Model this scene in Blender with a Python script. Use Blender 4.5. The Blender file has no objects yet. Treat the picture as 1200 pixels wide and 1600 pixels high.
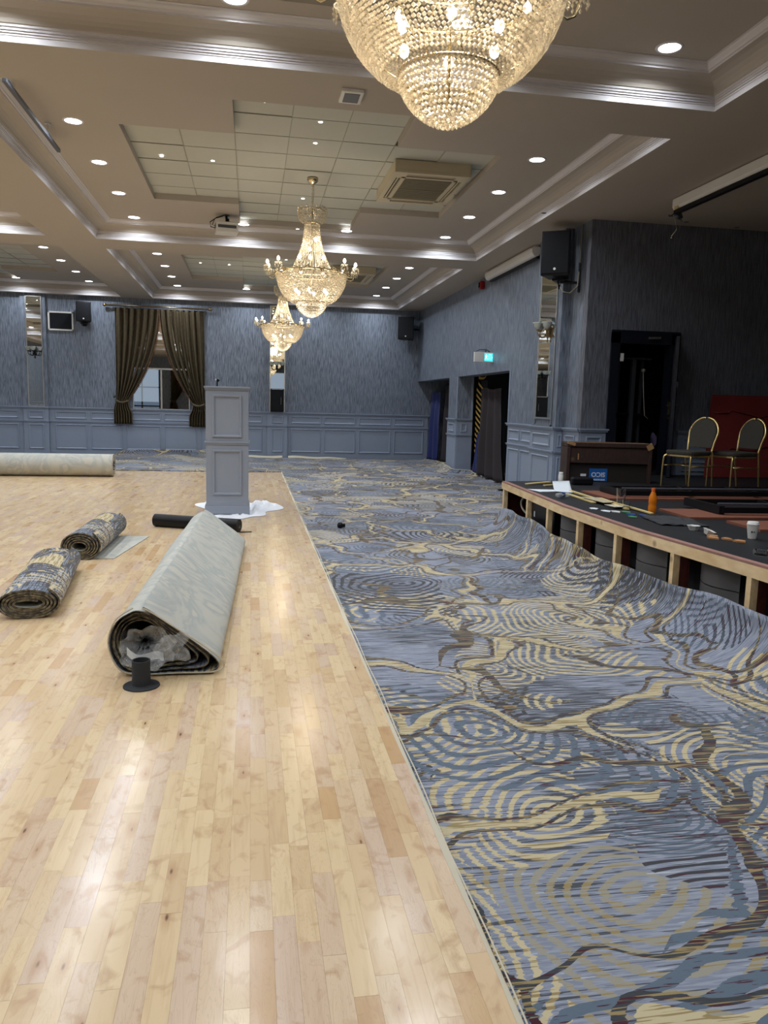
import bpy, bmesh, math, random
from mathutils import Vector, Matrix, noise

S = bpy.context.scene
COL = S.collection
PI = math.pi
random.seed(7)

# ------------------------------------------------------------------ camera
RX = (0.98536389, 0.00159354, 0.17045663)
RY = (-0.1685737, -0.13939748, 0.97578238)
RZ = (0.02531618, -0.99023523, -0.13708862)
cam = bpy.data.cameras.new('camera')
cam.sensor_fit = 'VERTICAL'; cam.sensor_height = 36; cam.sensor_width = 27
cam.lens = 1204 / 1600 * 36
cam.clip_start = 0.05; cam.clip_end = 200
co = bpy.data.objects.new('camera', cam); COL.objects.link(co)
M = Matrix.Identity(4)
for i, r in enumerate((RX, RY, RZ)):
    M[i][0] = r[0]; M[i][1] = -r[1]; M[i][2] = -r[2]
M[2][3] = 1.5
co.matrix_world = M
S.camera = co

# ------------------------------------------------------------------ world, colour management, added rear fill lamps
w = bpy.data.worlds.new('sky'); S.world = w; w.use_nodes = True
w.node_tree.nodes['Background'].inputs[0].default_value = (0.62, 0.75, 1.0, 1)
w.node_tree.nodes['Background'].inputs[1].default_value = .2
vs = S.view_settings
vs.view_transform = 'Standard'; vs.look = 'None'; vs.gamma = 1; vs.use_curve_mapping = False
vs.exposure = 0.0
try:
    S.cycles.use_denoising = True
    S.cycles.denoiser = 'OPENIMAGEDENOISE'
    S.cycles.sample_clamp_indirect = 6
    S.cycles.max_bounces = 7; S.cycles.diffuse_bounces = 4; S.cycles.glossy_bounces = 4
    S.cycles.transmission_bounces = 6; S.cycles.transparent_max_bounces = 12
    S.cycles.caustics_reflective = False; S.cycles.caustics_refractive = False
except Exception:
    pass
DOWN_W = 15.0      # each downlight
REAR_FILL_W = 3.0      # each lamp added at the unseen rear doors for cool fill
CH_W = 17.0        # light of one chandelier's inner bulbs
def area_light(name, loc, rot, sx, sy, watt, col):
    l = bpy.data.lights.new(name, 'AREA'); l.shape = 'RECTANGLE'; l.size = sx; l.size_y = sy
    l.energy = watt; l.color = col
    o = bpy.data.objects.new(name, l); COL.objects.link(o); o.location = loc; o.rotation_euler = rot
    return o
for wx in (-6.6, -1.2, 2.2):  # area lamps added just inside the unseen rear doors
    area_light('rear_fill_lamp', (wx, -6.9, 2.35), (PI / 2, 0, 0), 2.0, 2.0, REAR_FILL_W, (0.78, 0.88, 1.0))

# ------------------------------------------------------------------ helpers
class MB:
    def __init__(s): s.v = []; s.f = []; s.m = []; s.uv = []; s.M = None
    def P(s, p):
        p = Vector(p)
        if s.M is not None: p = s.M @ p
        s.v.append(tuple(p)); return len(s.v) - 1
    def F(s, idx, m=0, uv=None): s.f.append(tuple(idx)); s.m.append(m); s.uv.append(uv)
    def quad(s, a, b, c, d, m=0, uv=None): s.F([s.P(a), s.P(b), s.P(c), s.P(d)], m, uv)
    def box(s, x0, y0, z0, x1, y1, z1, m=0, bottom=True):
        i = [s.P(p) for p in ((x0,y0,z0),(x1,y0,z0),(x1,y1,z0),(x0,y1,z0),(x0,y0,z1),(x1,y0,z1),(x1,y1,z1),(x0,y1,z1))]
        if bottom: s.F((i[3],i[2],i[1],i[0]), m)
        s.F((i[4],i[5],i[6],i[7]), m); s.F((i[0],i[1],i[5],i[4]), m); s.F((i[1],i[2],i[6],i[5]), m)
        s.F((i[2],i[3],i[7],i[6]), m); s.F((i[3],i[0],i[4],i[7]), m)
    def obox(s, c, size, rz=0.0, m=0, rx=0.0, ry=0.0):
        old = s.M
        T = Matrix.Translation(c) @ Matrix.Rotation(rz, 4, 'Z') @ Matrix.Rotation(ry, 4, 'Y') @ Matrix.Rotation(rx, 4, 'X')
        s.M = T if old is None else old @ T
        a, b, d = size[0]/2, size[1]/2, size[2]/2
        s.box(-a, -b, -d, a, b, d, m); s.M = old
    def beam(s, a, b, wd, ht, m=0):
        a = Vector(a); b = Vector(b); d = (b - a).normalized()
        side = d.cross(Vector((0,0,1)))
        if side.length < 1e-4: side = Vector((1,0,0))
        side.normalize(); up = side.cross(d)
        q = []
        for p in (a, b):
            for i, j in ((-1,-1),(1,-1),(1,1),(-1,1)):
                q.append(s.P(p + side*wd/2*i + up*ht/2*j))
        for k in range(4):
            s.F((q[k], q[(k+1) % 4], q[4+(k+1) % 4], q[4+k]), m)
        s.F((q[3],q[2],q[1],q[0]), m); s.F((q[4],q[5],q[6],q[7]), m)
    def tube(s, pts, r, n=8, m=0, cap=True, closed=False):
        pts = [Vector(p) for p in pts]; rings = []; N = len(pts)
        ref = None
        for i, p in enumerate(pts):
            if closed: d = pts[(i+1) % N] - pts[i-1]
            else: d = pts[min(i+1, N-1)] - pts[max(i-1, 0)]
            d.normalize()
            if ref is None: ref = Vector((0,0,1)) if abs(d.z) < .9 else Vector((1,0,0))
            a = d.cross(ref).normalized(); b = d.cross(a).normalized(); ref = -b if False else ref
            rr = r[i] if isinstance(r, (list, tuple)) else r
            rings.append([s.P(p + a*rr*math.cos(2*PI*k/n) + b*rr*math.sin(2*PI*k/n)) for k in range(n)])
        for i in range(N if closed else N-1):
            A = rings[i]; B = rings[(i+1) % N]
            for k in range(n): s.F((A[k], A[(k+1) % n], B[(k+1) % n], B[k]), m)
        if cap and not closed:
            s.F(rings[0][::-1], m); s.F(rings[-1], m)
    def lathe(s, prof, c=(0,0,0), n=24, m=0):
        rings = []
        for r, z in prof:
            if r < 1e-5: rings.append([s.P((c[0], c[1], c[2]+z))])
            else: rings.append([s.P((c[0]+r*math.cos(2*PI*k/n), c[1]+r*math.sin(2*PI*k/n), c[2]+z)) for k in range(n)])
        for A, B in zip(rings, rings[1:]):
            for k in range(n):
                a0 = A[k % len(A)]; a1 = A[(k+1) % len(A)]; b0 = B[k % len(B)]; b1 = B[(k+1) % len(B)]
                q = []
                for t in (a0, a1, b1, b0):
                    if t not in q: q.append(t)
                if len(q) > 2: s.F(q, m)
    def prism(s, poly, z0, z1, m=0):
        a = [s.P((x, y, z0)) for x, y in poly]; b = [s.P((x, y, z1)) for x, y in poly]; n = len(poly)
        s.F(a[::-1], m); s.F(b, m)
        for k in range(n): s.F((a[k], a[(k+1) % n], b[(k+1) % n], b[k]), m)
    def grid(s, nu, nv, fn, m=0, uvf=None):
        ids = [[s.P(fn(i/nu, j/nv)) for j in range(nv+1)] for i in range(nu+1)]
        for i in range(nu):
            for j in range(nv):
                uv = None
                if uvf: uv = [uvf(i/nu, j/nv), uvf((i+1)/nu, j/nv), uvf((i+1)/nu, (j+1)/nv), uvf(i/nu, (j+1)/nv)]
                s.F((ids[i][j], ids[i+1][j], ids[i+1][j+1], ids[i][j+1]), m, uv)
    def mesh(s, name, mats, smooth=False):
        me = bpy.data.meshes.new(name); me.from_pydata(s.v, [], s.f)
        if not isinstance(mats, (list, tuple)): mats = [mats]
        for x in mats: me.materials.append(x)
        if any(s.m): me.polygons.foreach_set('material_index', s.m)
        if any(u is not None for u in s.uv):
            L = me.uv_layers.new(name='UVMap'); k = 0
            for u, f in zip(s.uv, s.f):
                for q in range(len(f)):
                    L.data[k].uv = u[q] if u else (0, 0)
                    k += 1
        if smooth: me.polygons.foreach_set('use_smooth', [True]*len(s.f))
        me.update(); return me
    def build(s, name, mats, parent=None, smooth=False, bevel=0, loc=None, seg=2):
        o = bpy.data.objects.new(name, s.mesh(name, mats, smooth)); COL.objects.link(o)
        if parent is not None: o.parent = parent
        if loc is not None: o.location = loc
        if smooth == 'auto' or bevel:
            pass
        if bevel:
            b = o.modifiers.new('bevel', 'BEVEL'); b.width = bevel; b.segments = seg; b.limit_method = 'ANGLE'; b.angle_limit = math.radians(40)
        return o
def smooth_by_angle(o, deg=40):
    me = o.data; bm = bmesh.new(); bm.from_mesh(me)
    for f in bm.faces: f.smooth = True
    for e in bm.edges:
        if len(e.link_faces) == 2 and e.calc_face_angle(0) > math.radians(deg): e.smooth = False
    bm.to_mesh(me); bm.free(); return o
def thing(name, label, cat, loc=(0,0,0), rz=0.0, group=None):
    o = bpy.data.objects.new(name, None); COL.objects.link(o)
    o.location = loc; o.rotation_euler = (0, 0, rz); o.empty_display_size = .1
    o['label'] = label; o['category'] = cat
    if group: o['group'] = group
    return o
def tag(o, label, cat, group=None):
    o['label'] = label; o['category'] = cat
    if group: o['group'] = group
    return o
def struct(o): o['kind'] = 'structure'; return o
def stuff(o): o['kind'] = 'stuff'; return o
def dup(o, parent=None):
    c = o.copy(); COL.objects.link(c)
    if parent is not None: c.parent = parent
    for ch in o.children: dup(ch, c)
    return c
def inst(name, me, parent, loc=(0,0,0), rot=None):
    o = bpy.data.objects.new(name, me); COL.objects.link(o); o.parent = parent; o.location = loc
    if rot: o.rotation_euler = rot
    return o

# ------------------------------------------------------------------ materials
def nt(name):
    m = bpy.data.materials.new(name); m.use_nodes = True
    t = m.node_tree; b = t.nodes['Principled BSDF']; return m, t, b
def N(t, kind, **kw):
    n = t.nodes.new(kind)
    for k, v in kw.items(): setattr(n, k, v)
    return n
def L(t, a, b): t.links.new(a, b)
def mat(name, col, rough=.5, metal=0.0, spec=.5, var=0.0, vs_=8.0, bump=0.0, bs=60.0, coat=0.0, emit=None, es=0.0, trans=0.0, ior=1.45, sheen=0.0):
    m, t, b = nt(name)
    b.inputs['Roughness'].default_value = rough; b.inputs['Metallic'].default_value = metal
    b.inputs['Specular IOR Level'].default_value = spec; b.inputs['Coat Weight'].default_value = coat
    b.inputs['Transmission Weight'].default_value = trans; b.inputs['IOR'].default_value = ior
    b.inputs['Sheen Weight'].default_value = sheen
    tc = N(t, 'ShaderNodeTexCoord')
    nz = N(t, 'ShaderNodeTexNoise'); nz.inputs['Scale'].default_value = vs_; nz.inputs['Detail'].default_value = 4
    L(t, tc.outputs['Object'], nz.inputs['Vector'])
    mx = N(t, 'ShaderNodeMix', data_type='RGBA')
    v = max(var, 0.03)
    mx.inputs[6].default_value = tuple(c*(1-v) for c in col) + (1,); mx.inputs[7].default_value = tuple(min(1, c*(1+v)) for c in col) + (1,)
    L(t, nz.outputs['Fac'], mx.inputs[0]); L(t, mx.outputs[2], b.inputs['Base Color'])
    if bump:
        n2 = N(t, 'ShaderNodeTexNoise'); n2.inputs['Scale'].default_value = bs; n2.inputs['Detail'].default_value = 3
        L(t, tc.outputs['Object'], n2.inputs['Vector'])
        bp = N(t, 'ShaderNodeBump'); bp.inputs['Strength'].default_value = bump; bp.inputs['Distance'].default_value = .01
        L(t, n2.outputs['Fac'], bp.inputs['Height']); L(t, bp.outputs['Normal'], b.inputs['Normal'])
    if emit:
        b.inputs['Emission Color'].default_value = emit + (1,); b.inputs['Emission Strength'].default_value = es
    return m
def math_n(t, op, a, b=None, c=None, clamp=False):
    n = N(t, 'ShaderNodeMath', operation=op); n.use_clamp = clamp
    for i, x in enumerate((a, b, c)):
        if x is None: continue
        if isinstance(x, (int, float)): n.inputs[i].default_value = x
        else: L(t, x, n.inputs[i])
    return n.outputs[0]
def mixc(t, f, a, b):
    n = N(t, 'ShaderNodeMix', data_type='RGBA')
    if isinstance(f, (int, float)): n.inputs[0].default_value = f
    else: L(t, f, n.inputs[0])
    for i, x in ((6, a), (7, b)):
        if isinstance(x, tuple): n.inputs[i].default_value = x + (1,) if len(x) == 3 else x
        else: L(t, x, n.inputs[i])
    return n.outputs[2]
def ramp(t, f, lo, hi):
    n = N(t, 'ShaderNodeMapRange'); n.inputs[1].default_value = lo; n.inputs[2].default_value = hi; n.clamp = True
    L(t, f, n.inputs[0]); return n.outputs[0]
def srgb(r, g, b):
    f = lambda c: ((c/255)/12.92 if c/255 <= .04045 else ((c/255+.055)/1.055)**2.4)
    return (f(r), f(g), f(b))

def carpet_mat(name, src='UV'):
    m, t, b = nt(name)
    tc = N(t, 'ShaderNodeTexCoord')
    vec = tc.outputs['UV'] if src == 'UV' else tc.outputs['Object']
    sep = N(t, 'ShaderNodeSeparateXYZ'); L(t, vec, sep.inputs[0])
    # woven streaks run across (u), thin in v
    def streak(su, sv, off, det=2):
        c = N(t, 'ShaderNodeCombineXYZ')
        L(t, math_n(t, 'MULTIPLY', sep.outputs[0], su), c.inputs[0]); L(t, math_n(t, 'MULTIPLY', sep.outputs[1], sv), c.inputs[1])
        c.inputs[2].default_value = off
        n = N(t, 'ShaderNodeTexNoise'); n.inputs['Scale'].default_value = 1; n.inputs['Detail'].default_value = det; n.inputs['Roughness'].default_value = .5
        L(t, c.outputs[0], n.inputs['Vector']); return n.outputs['Fac']
    s1 = streak(5, 75, 0); s2 = streak(3.5, 95, 7); s3 = streak(9, 110, 13)
    jag = math_n(t, 'MULTIPLY', math_n(t, 'SUBTRACT', s1, .5), .055)
    # warped coordinates
    nz = N(t, 'ShaderNodeTexNoise'); nz.inputs['Scale'].default_value = 1.5; nz.inputs['Detail'].default_value = 1.0
    L(t, vec, nz.inputs['Vector'])
    sub = N(t, 'ShaderNodeVectorMath', operation='SUBTRACT'); L(t, nz.outputs['Color'], sub.inputs[0]); sub.inputs[1].default_value = (.5,.5,.5)
    scl = N(t, 'ShaderNodeVectorMath', operation='SCALE'); L(t, sub.outputs[0], scl.inputs[0]); scl.inputs['Scale'].default_value = .42
    add = N(t, 'ShaderNodeVectorMath', operation='ADD'); L(t, vec, add.inputs[0]); L(t, scl.outputs[0], add.inputs[1])
    jv = N(t, 'ShaderNodeCombineXYZ'); L(t, jag, jv.inputs[0]); L(t, math_n(t, 'MULTIPLY', jag, .4), jv.inputs[1])
    add2 = N(t, 'ShaderNodeVectorMath', operation='ADD'); L(t, add.outputs[0], add2.inputs[0]); L(t, jv.outputs[0], add2.inputs[1])
    wv = add2.outputs[0]
    nzb = N(t, 'ShaderNodeTexNoise'); nzb.inputs['Scale'].default_value = 1.9; nzb.inputs['Detail'].default_value = 1.2
    L(t, vec, nzb.inputs['Vector'])
    subb = N(t, 'ShaderNodeVectorMath', operation='SUBTRACT'); L(t, nzb.outputs['Color'], subb.inputs[0]); subb.inputs[1].default_value = (.5,.5,.5)
    sclb = N(t, 'ShaderNodeVectorMath', operation='SCALE'); L(t, subb.outputs[0], sclb.inputs[0]); sclb.inputs['Scale'].default_value = .8
    addb = N(t, 'ShaderNodeVectorMath', operation='ADD'); L(t, wv, addb.inputs[0]); L(t, sclb.outputs[0], addb.inputs[1])
    wp = addb.outputs[0]
    def vor(scale, feat, rnd=.85, offv=(0,0,0), wv=wv):
        mp = N(t, 'ShaderNodeMapping'); mp.inputs['Location'].default_value = offv; L(t, wv, mp.inputs[0])
        v = N(t, 'ShaderNodeTexVoronoi', feature=feat, voronoi_dimensions='2D'); v.inputs['Scale'].default_value = scale
        v.inputs['Randomness'].default_value = rnd; L(t, mp.outputs[0], v.inputs['Vector']); return v
    SC = 1.2
    vA = vor(SC, 'F1'); vE = vor(1.0, 'DISTANCE_TO_EDGE', .95, (.4, .2, 0), wp)
    vB = vor(.85, 'F1', .9, (3.3, 1.7, 0)); vBE = vor(.8, 'DISTANCE_TO_EDGE', .9, (3.3, 1.7, 0), wp)
    cs = N(t, 'ShaderNodeSeparateColor'); L(t, vA.outputs['Color'], cs.inputs[0])
    csB = N(t, 'ShaderNodeSeparateColor'); L(t, vB.outputs['Color'], csB.inputs[0])
    dA = math_n(t, 'DIVIDE', vE.outputs['Distance'], 1.0)      # contour distance inwards from the cell edge, metres
    dB = math_n(t, 'DIVIDE', vBE.outputs['Distance'], .85)
    fr = math_n(t, 'FRACT', math_n(t, 'MULTIPLY', vA.outputs['Distance'], 15.0))
    frB = math_n(t, 'FRACT', math_n(t, 'MULTIPLY', vB.outputs['Distance'], 15.0))
    base = srgb(126, 133, 151); base2 = srgb(146, 153, 168); cream = srgb(190, 178, 146); gold = srgb(146, 130, 92)
    dark = srgb(60, 64, 70); slate = srgb(92, 106, 122); wine = srgb(70, 34, 46); pale = srgb(180, 186, 196)
    ground = mixc(t, ramp(t, s3, .45, .6), base, base2)
    big = N(t, 'ShaderNodeTexNoise'); big.inputs['Scale'].default_value = .9; L(t, vec, big.inputs['Vector'])
    # patches with dense dark and slate streaks
    pz = ramp(t, big.outputs['Fac'], .42, .6)
    d1 = ramp(t, math_n(t, 'ADD', s2, math_n(t, 'MULTIPLY', pz, .14)), .60, .615)
    ground = mixc(t, math_n(t, 'MULTIPLY', d1, .9), ground, dark)
    ground = mixc(t, math_n(t, 'MULTIPLY', ramp(t, s1, .655, .67), .8), ground, pale)
    bcol = mixc(t, ramp(t, cs.outputs[1], .52, .54), cream, slate)
    bcol = mixc(t, ramp(t, cs.outputs[1], .76, .78), bcol, dark)
    bcol = mixc(t, ramp(t, s2, .56, .58), bcol, gold)
    regA = math_n(t, 'GREATER_THAN', math_n(t, 'ADD', cs.outputs[0], math_n(t, 'MULTIPLY', math_n(t, 'SUBTRACT', nz.outputs['Fac'], .5), 1.6)), .42)
    ringon = math_n(t, 'MULTIPLY', math_n(t, 'LESS_THAN', fr, .44), regA)
    c1 = mixc(t, ringon, ground, bcol)
    # second, larger family of contours in darker yarn
    bcol2 = mixc(t, ramp(t, csB.outputs[1], .55, .57), slate, dark)
    bcol2 = mixc(t, ramp(t, s3, .6, .62), bcol2, wine)
    ringB = math_n(t, 'MULTIPLY', math_n(t, 'LESS_THAN', frB, .42), math_n(t, 'GREATER_THAN', csB.outputs[0], .58))
    c2 = mixc(t, ringB, c1, bcol2)
    vC = vor(1.5, 'F1', .9, (7.1, 4.4, 0)); csC = N(t, 'ShaderNodeSeparateColor'); L(t, vC.outputs['Color'], csC.inputs[0])
    frC = math_n(t, 'FRACT', math_n(t, 'MULTIPLY', vC.outputs['Distance'], 14.0))
    ringC = math_n(t, 'MULTIPLY', math_n(t, 'LESS_THAN', frC, .4), math_n(t, 'GREATER_THAN', math_n(t, 'ADD', csC.outputs[0], math_n(t, 'MULTIPLY', math_n(t, 'SUBTRACT', nz.outputs['Fac'], .5), -1.4)), .6))
    ringC = math_n(t, 'MULTIPLY', ringC, math_n(t, 'SUBTRACT', 1.0, regA))
    ringC = math_n(t, 'MULTIPLY', ringC, math_n(t, 'SUBTRACT', 1.0, math_n(t, 'GREATER_THAN', csB.outputs[0], .58)))
    cC = mixc(t, ramp(t, csC.outputs[1], .4, .42), dark, slate)
    cC = mixc(t, ramp(t, csC.outputs[1], .75, .77), cC, cream)
    cC = mixc(t, ramp(t, s2, .57, .59), cC, wine)
    c2 = mixc(t, ringC, c2, cC)
    # paths: cream band with a dark parallel band
    dk = mixc(t, ramp(t, s2, .52, .54), dark, gold)
    dk = mixc(t, ramp(t, s1, .56, .58), dk, wine)
    inB = math_n(t, 'MULTIPLY', math_n(t, 'GREATER_THAN', dA, .055), math_n(t, 'LESS_THAN', dA, .082))
    c3 = mixc(t, inB, c2, dk)
    pc = mixc(t, ramp(t, s1, .50, .52), cream, gold)
    pc = mixc(t, ramp(t, s2, .55, .57), pc, cream)
    m2n = N(t, 'ShaderNodeTexNoise'); m2n.inputs['Scale'].default_value = 1.3; m2n.inputs['Detail'].default_value = 0; L(t, wv, m2n.inputs['Vector'])
    wA = math_n(t, 'MULTIPLY', ramp(t, m2n.outputs['Fac'], .32, .6), .040)
    wB = math_n(t, 'MULTIPLY', ramp(t, m2n.outputs['Fac'], .66, .40), .036)
    c4 = mixc(t, math_n(t, 'LESS_THAN', dA, wA), c3, pc)
    c5 = mixc(t, math_n(t, 'LESS_THAN', dB, wB), c4, dk)
    L(t, c5, b.inputs['Base Color'])
    b.inputs['Roughness'].default_value = .95; b.inputs['Specular IOR Level'].default_value = .15; b.inputs['Sheen Weight'].default_value = .15
    fn = N(t, 'ShaderNodeTexNoise'); fn.inputs['Scale'].default_value = 160; L(t, vec, fn.inputs['Vector'])
    bp = N(t, 'ShaderNodeBump'); bp.inputs['Strength'].default_value = .35; bp.inputs['Distance'].default_value = .004
    L(t, fn.outputs['Fac'], bp.inputs['Height']); L(t, bp.outputs['Normal'], b.inputs['Normal'])
    return m

def wood_floor_mat(name, per_object):
    m, t, b = nt(name)
    geo = N(t, 'ShaderNodeNewGeometry')
    if per_object:
        oi = N(t, 'ShaderNodeObjectInfo'); rnd = oi.outputs['Random']
    else:
        rnd = geo.outputs['Random Per Island']
    wn = N(t, 'ShaderNodeTexWhiteNoise', noise_dimensions='1D'); L(t, math_n(t, 'MULTIPLY', rnd, 917.3), wn.inputs['W'])
    sc = N(t, 'ShaderNodeSeparateColor'); L(t, wn.outputs['Color'], sc.inputs[0])
    sep = N(t, 'ShaderNodeSeparateXYZ'); L(t, geo.outputs['Position'], sep.inputs[0])
    def cv(sx, sy, k):
        c = N(t, 'ShaderNodeCombineXYZ'); L(t, math_n(t, 'MULTIPLY', sep.outputs[0], sx), c.inputs[0])
        L(t, math_n(t, 'MULTIPLY', sep.outputs[1], sy), c.inputs[1]); L(t, math_n(t, 'MULTIPLY', rnd, k), c.inputs[2]); return c.outputs[0]
    g = N(t, 'ShaderNodeTexNoise'); g.inputs['Scale'].default_value = 1; g.inputs['Detail'].default_value = 5; g.inputs['Distortion'].default_value = .6
    L(t, cv(55, 4, 80), g.inputs['Vector'])
    g2 = N(t, 'ShaderNodeTexNoise'); g2.inputs['Scale'].default_value = 1; g2.inputs['Detail'].default_value = 3; g2.inputs['Distortion'].default_value = 1.2
    L(t, cv(12, 9, 50), g2.inputs['Vector'])
    g3 = N(t, 'ShaderNodeTexNoise'); g3.inputs['Scale'].default_value = 1; g3.inputs['Detail'].default_value = 2; g3.inputs['Distortion'].default_value = 2.5
    L(t, cv(20, 3, 23), g3.inputs['Vector'])
    lightc = srgb(222, 199, 160); tan = srgb(206, 178, 140); pink = srgb(206, 182, 160); deep = srgb(186, 146, 98)
    c = mixc(t, sc.outputs[0], lightc, tan)
    c = mixc(t, ramp(t, sc.outputs[1], .6, 1.0), c, pink)
    c = mixc(t, math_n(t, 'MULTIPLY', ramp(t, sc.outputs[2], .955, .975), .6), c, deep)
    c = mixc(t, math_n(t, 'MULTIPLY', ramp(t, g.outputs['Fac'], .5, .75), .28), c, srgb(168, 130, 92))
    c = mixc(t, math_n(t, 'MULTIPLY', ramp(t, g2.outputs['Fac'], .54, .74), .6), c, srgb(176, 138, 102))
    gl = math_n(t, 'ABSOLUTE', math_n(t, 'SUBTRACT', math_n(t, 'FRACT', math_n(t, 'MULTIPLY', g3.outputs['Fac'], 9.0)), .5))
    c = mixc(t, math_n(t, 'MULTIPLY', math_n(t, 'MULTIPLY', ramp(t, gl, .38, .5), math_n(t, 'GREATER_THAN', sc.outputs[1], .45)), .22), c, srgb(150, 122, 96))
    # knots
    v = N(t, 'ShaderNodeTexVoronoi', feature='F1', voronoi_dimensions='3D'); v.inputs['Scale'].default_value = 1
    L(t, cv(13, 4.0, 31), v.inputs['Vector'])
    vs2 = N(t, 'ShaderNodeSeparateColor'); L(t, v.outputs['Color'], vs2.inputs[0])
    on = math_n(t, 'GREATER_THAN', vs2.outputs[0], .55)
    halo = math_n(t, 'MULTIPLY', math_n(t, 'SUBTRACT', 1.0, ramp(t, v.outputs['Distance'], .05, .32)), on)
    core = math_n(t, 'MULTIPLY', math_n(t, 'SUBTRACT', 1.0, ramp(t, v.outputs['Distance'], .035, .085)), on)
    c = mixc(t, math_n(t, 'MULTIPLY', halo, .45), c, srgb(168, 118, 74))
    c = mixc(t, math_n(t, 'MULTIPLY', core, .85), c, srgb(64, 42, 28))
    L(t, c, b.inputs['Base Color'])
    sm = N(t, 'ShaderNodeTexNoise'); sm.inputs['Scale'].default_value = 3; L(t, geo.outputs['Position'], sm.inputs['Vector'])
    L(t, math_n(t, 'ADD', math_n(t, 'MULTIPLY', sm.outputs['Fac'], .10), .15), b.inputs['Roughness'])
    b.inputs['Specular IOR Level'].default_value = .8
    bp = N(t, 'ShaderNodeBump'); bp.inputs['Strength'].default_value = .05; bp.inputs['Distance'].default_value = .003
    wv = N(t, 'ShaderNodeTexNoise'); wv.inputs['Scale'].default_value = 7; L(t, geo.outputs['Position'], wv.inputs['Vector'])
    L(t, math_n(t, 'ADD', g.outputs['Fac'], math_n(t, 'MULTIPLY', wv.outputs['Fac'], 5.0)), bp.inputs['Height'])
    L(t, bp.outputs['Normal'], b.inputs['Normal'])
    return m

def wallpaper_mat(name, lo, hi, sheen=.25):
    m, t, b = nt(name)
    geo = N(t, 'ShaderNodeNewGeometry'); sep = N(t, 'ShaderNodeSeparateXYZ'); L(t, geo.outputs['Position'], sep.inputs[0])
    s = math_n(t, 'ADD', sep.outputs[0], math_n(t, 'MULTIPLY', sep.outputs[1], 1.0))
    def nz(a, z, off, det=3):
        c = N(t, 'ShaderNodeCombineXYZ'); L(t, math_n(t, 'MULTIPLY', s, a), c.inputs[0]); L(t, math_n(t, 'MULTIPLY', sep.outputs[2], z), c.inputs[1]); c.inputs[2].default_value = off
        n = N(t, 'ShaderNodeTexNoise'); n.inputs['Scale'].default_value = 1; n.inputs['Detail'].default_value = det; n.inputs['Distortion'].default_value = .5
        L(t, c.outputs[0], n.inputs['Vector']); return n.outputs['Fac']
    a = nz(52, 4.0, 0); a2 = nz(120, 6, 5)
    strip = N(t, 'ShaderNodeTexWhiteNoise', noise_dimensions='1D'); L(t, math_n(t, 'FLOOR', math_n(t, 'DIVIDE', s, .53)), strip.inputs['W'])
    h = math_n(t, 'ADD', math_n(t, 'MULTIPLY', a, .65), math_n(t, 'MULTIPLY', a2, .35))
    f = ramp(t, h, .36, .62)
    c = mixc(t, f, lo, hi)
    c = mixc(t, math_n(t, 'MULTIPLY', strip.outputs['Value'], .12), c, tuple(x*.75 for x in lo))
    L(t, c, b.inputs['Base Color'])
    L(t, math_n(t, 'SUBTRACT', .62, math_n(t, 'MULTIPLY', f, .22)), b.inputs['Roughness'])
    b.inputs['Metallic'].default_value = sheen
    bp = N(t, 'ShaderNodeBump'); bp.inputs['Strength'].default_value = .8; bp.inputs['Distance'].default_value = .012
    L(t, h, bp.inputs['Height']); L(t, bp.outputs['Normal'], b.inputs['Normal'])
    return m

def crystal_mat():
    m = bpy.data.materials.new('crystal'); m.use_nodes = True; t = m.node_tree; t.nodes.clear()
    out = N(t, 'ShaderNodeOutputMaterial')
    tr = N(t, 'ShaderNodeBsdfTranslucent'); tr.inputs[0].default_value = (1, .92, .77, 1)
    gl = N(t, 'ShaderNodeBsdfGlossy'); gl.inputs['Roughness'].default_value = .12; gl.inputs[0].default_value = (1, .95, .84, 1)
    rf = N(t, 'ShaderNodeBsdfTransparent'); rf.inputs[0].default_value = (1, .97, .9, 1)
    geo = N(t, 'ShaderNodeNewGeometry')
    m1 = N(t, 'ShaderNodeMixShader'); m1.inputs[0].default_value = .42; L(t, tr.outputs[0], m1.inputs[1]); L(t, gl.outputs[0], m1.inputs[2])
    m2 = N(t, 'ShaderNodeMixShader'); L(t, m1.outputs[0], m2.inputs[1]); L(t, rf.outputs[0], m2.inputs[2])
    L(t, math_n(t, 'MULTIPLY', geo.outputs['Random Per Island'], .38), m2.inputs[0])
    L(t, m2.outputs[0], out.inputs[0]); return m
def film_mat(name, tint, alpha, rough=.12):
    m, t, b = nt(name)
    b.inputs['Base Color'].default_value = tint + (1,); b.inputs['Roughness'].default_value = rough; b.inputs['Alpha'].default_value = alpha
    nz = N(t, 'ShaderNodeTexNoise'); nz.inputs['Scale'].default_value = 18; bp = N(t, 'ShaderNodeBump'); bp.inputs['Strength'].default_value = .6
    tc = N(t, 'ShaderNodeTexCoord'); L(t, tc.outputs['Object'], nz.inputs['Vector']); L(t, nz.outputs['Fac'], bp.inputs['Height']); L(t, bp.outputs['Normal'], b.inputs['Normal'])
    return m
def emis(name, col, s):
    m = bpy.data.materials.new(name); m.use_nodes = True; t = m.node_tree; t.nodes.clear()
    o = N(t, 'ShaderNodeOutputMaterial'); e = N(t, 'ShaderNodeEmission'); e.inputs[0].default_value = col + (1,); e.inputs[1].default_value = s
    L(t, e.outputs[0], o.inputs[0]); return m
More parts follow.
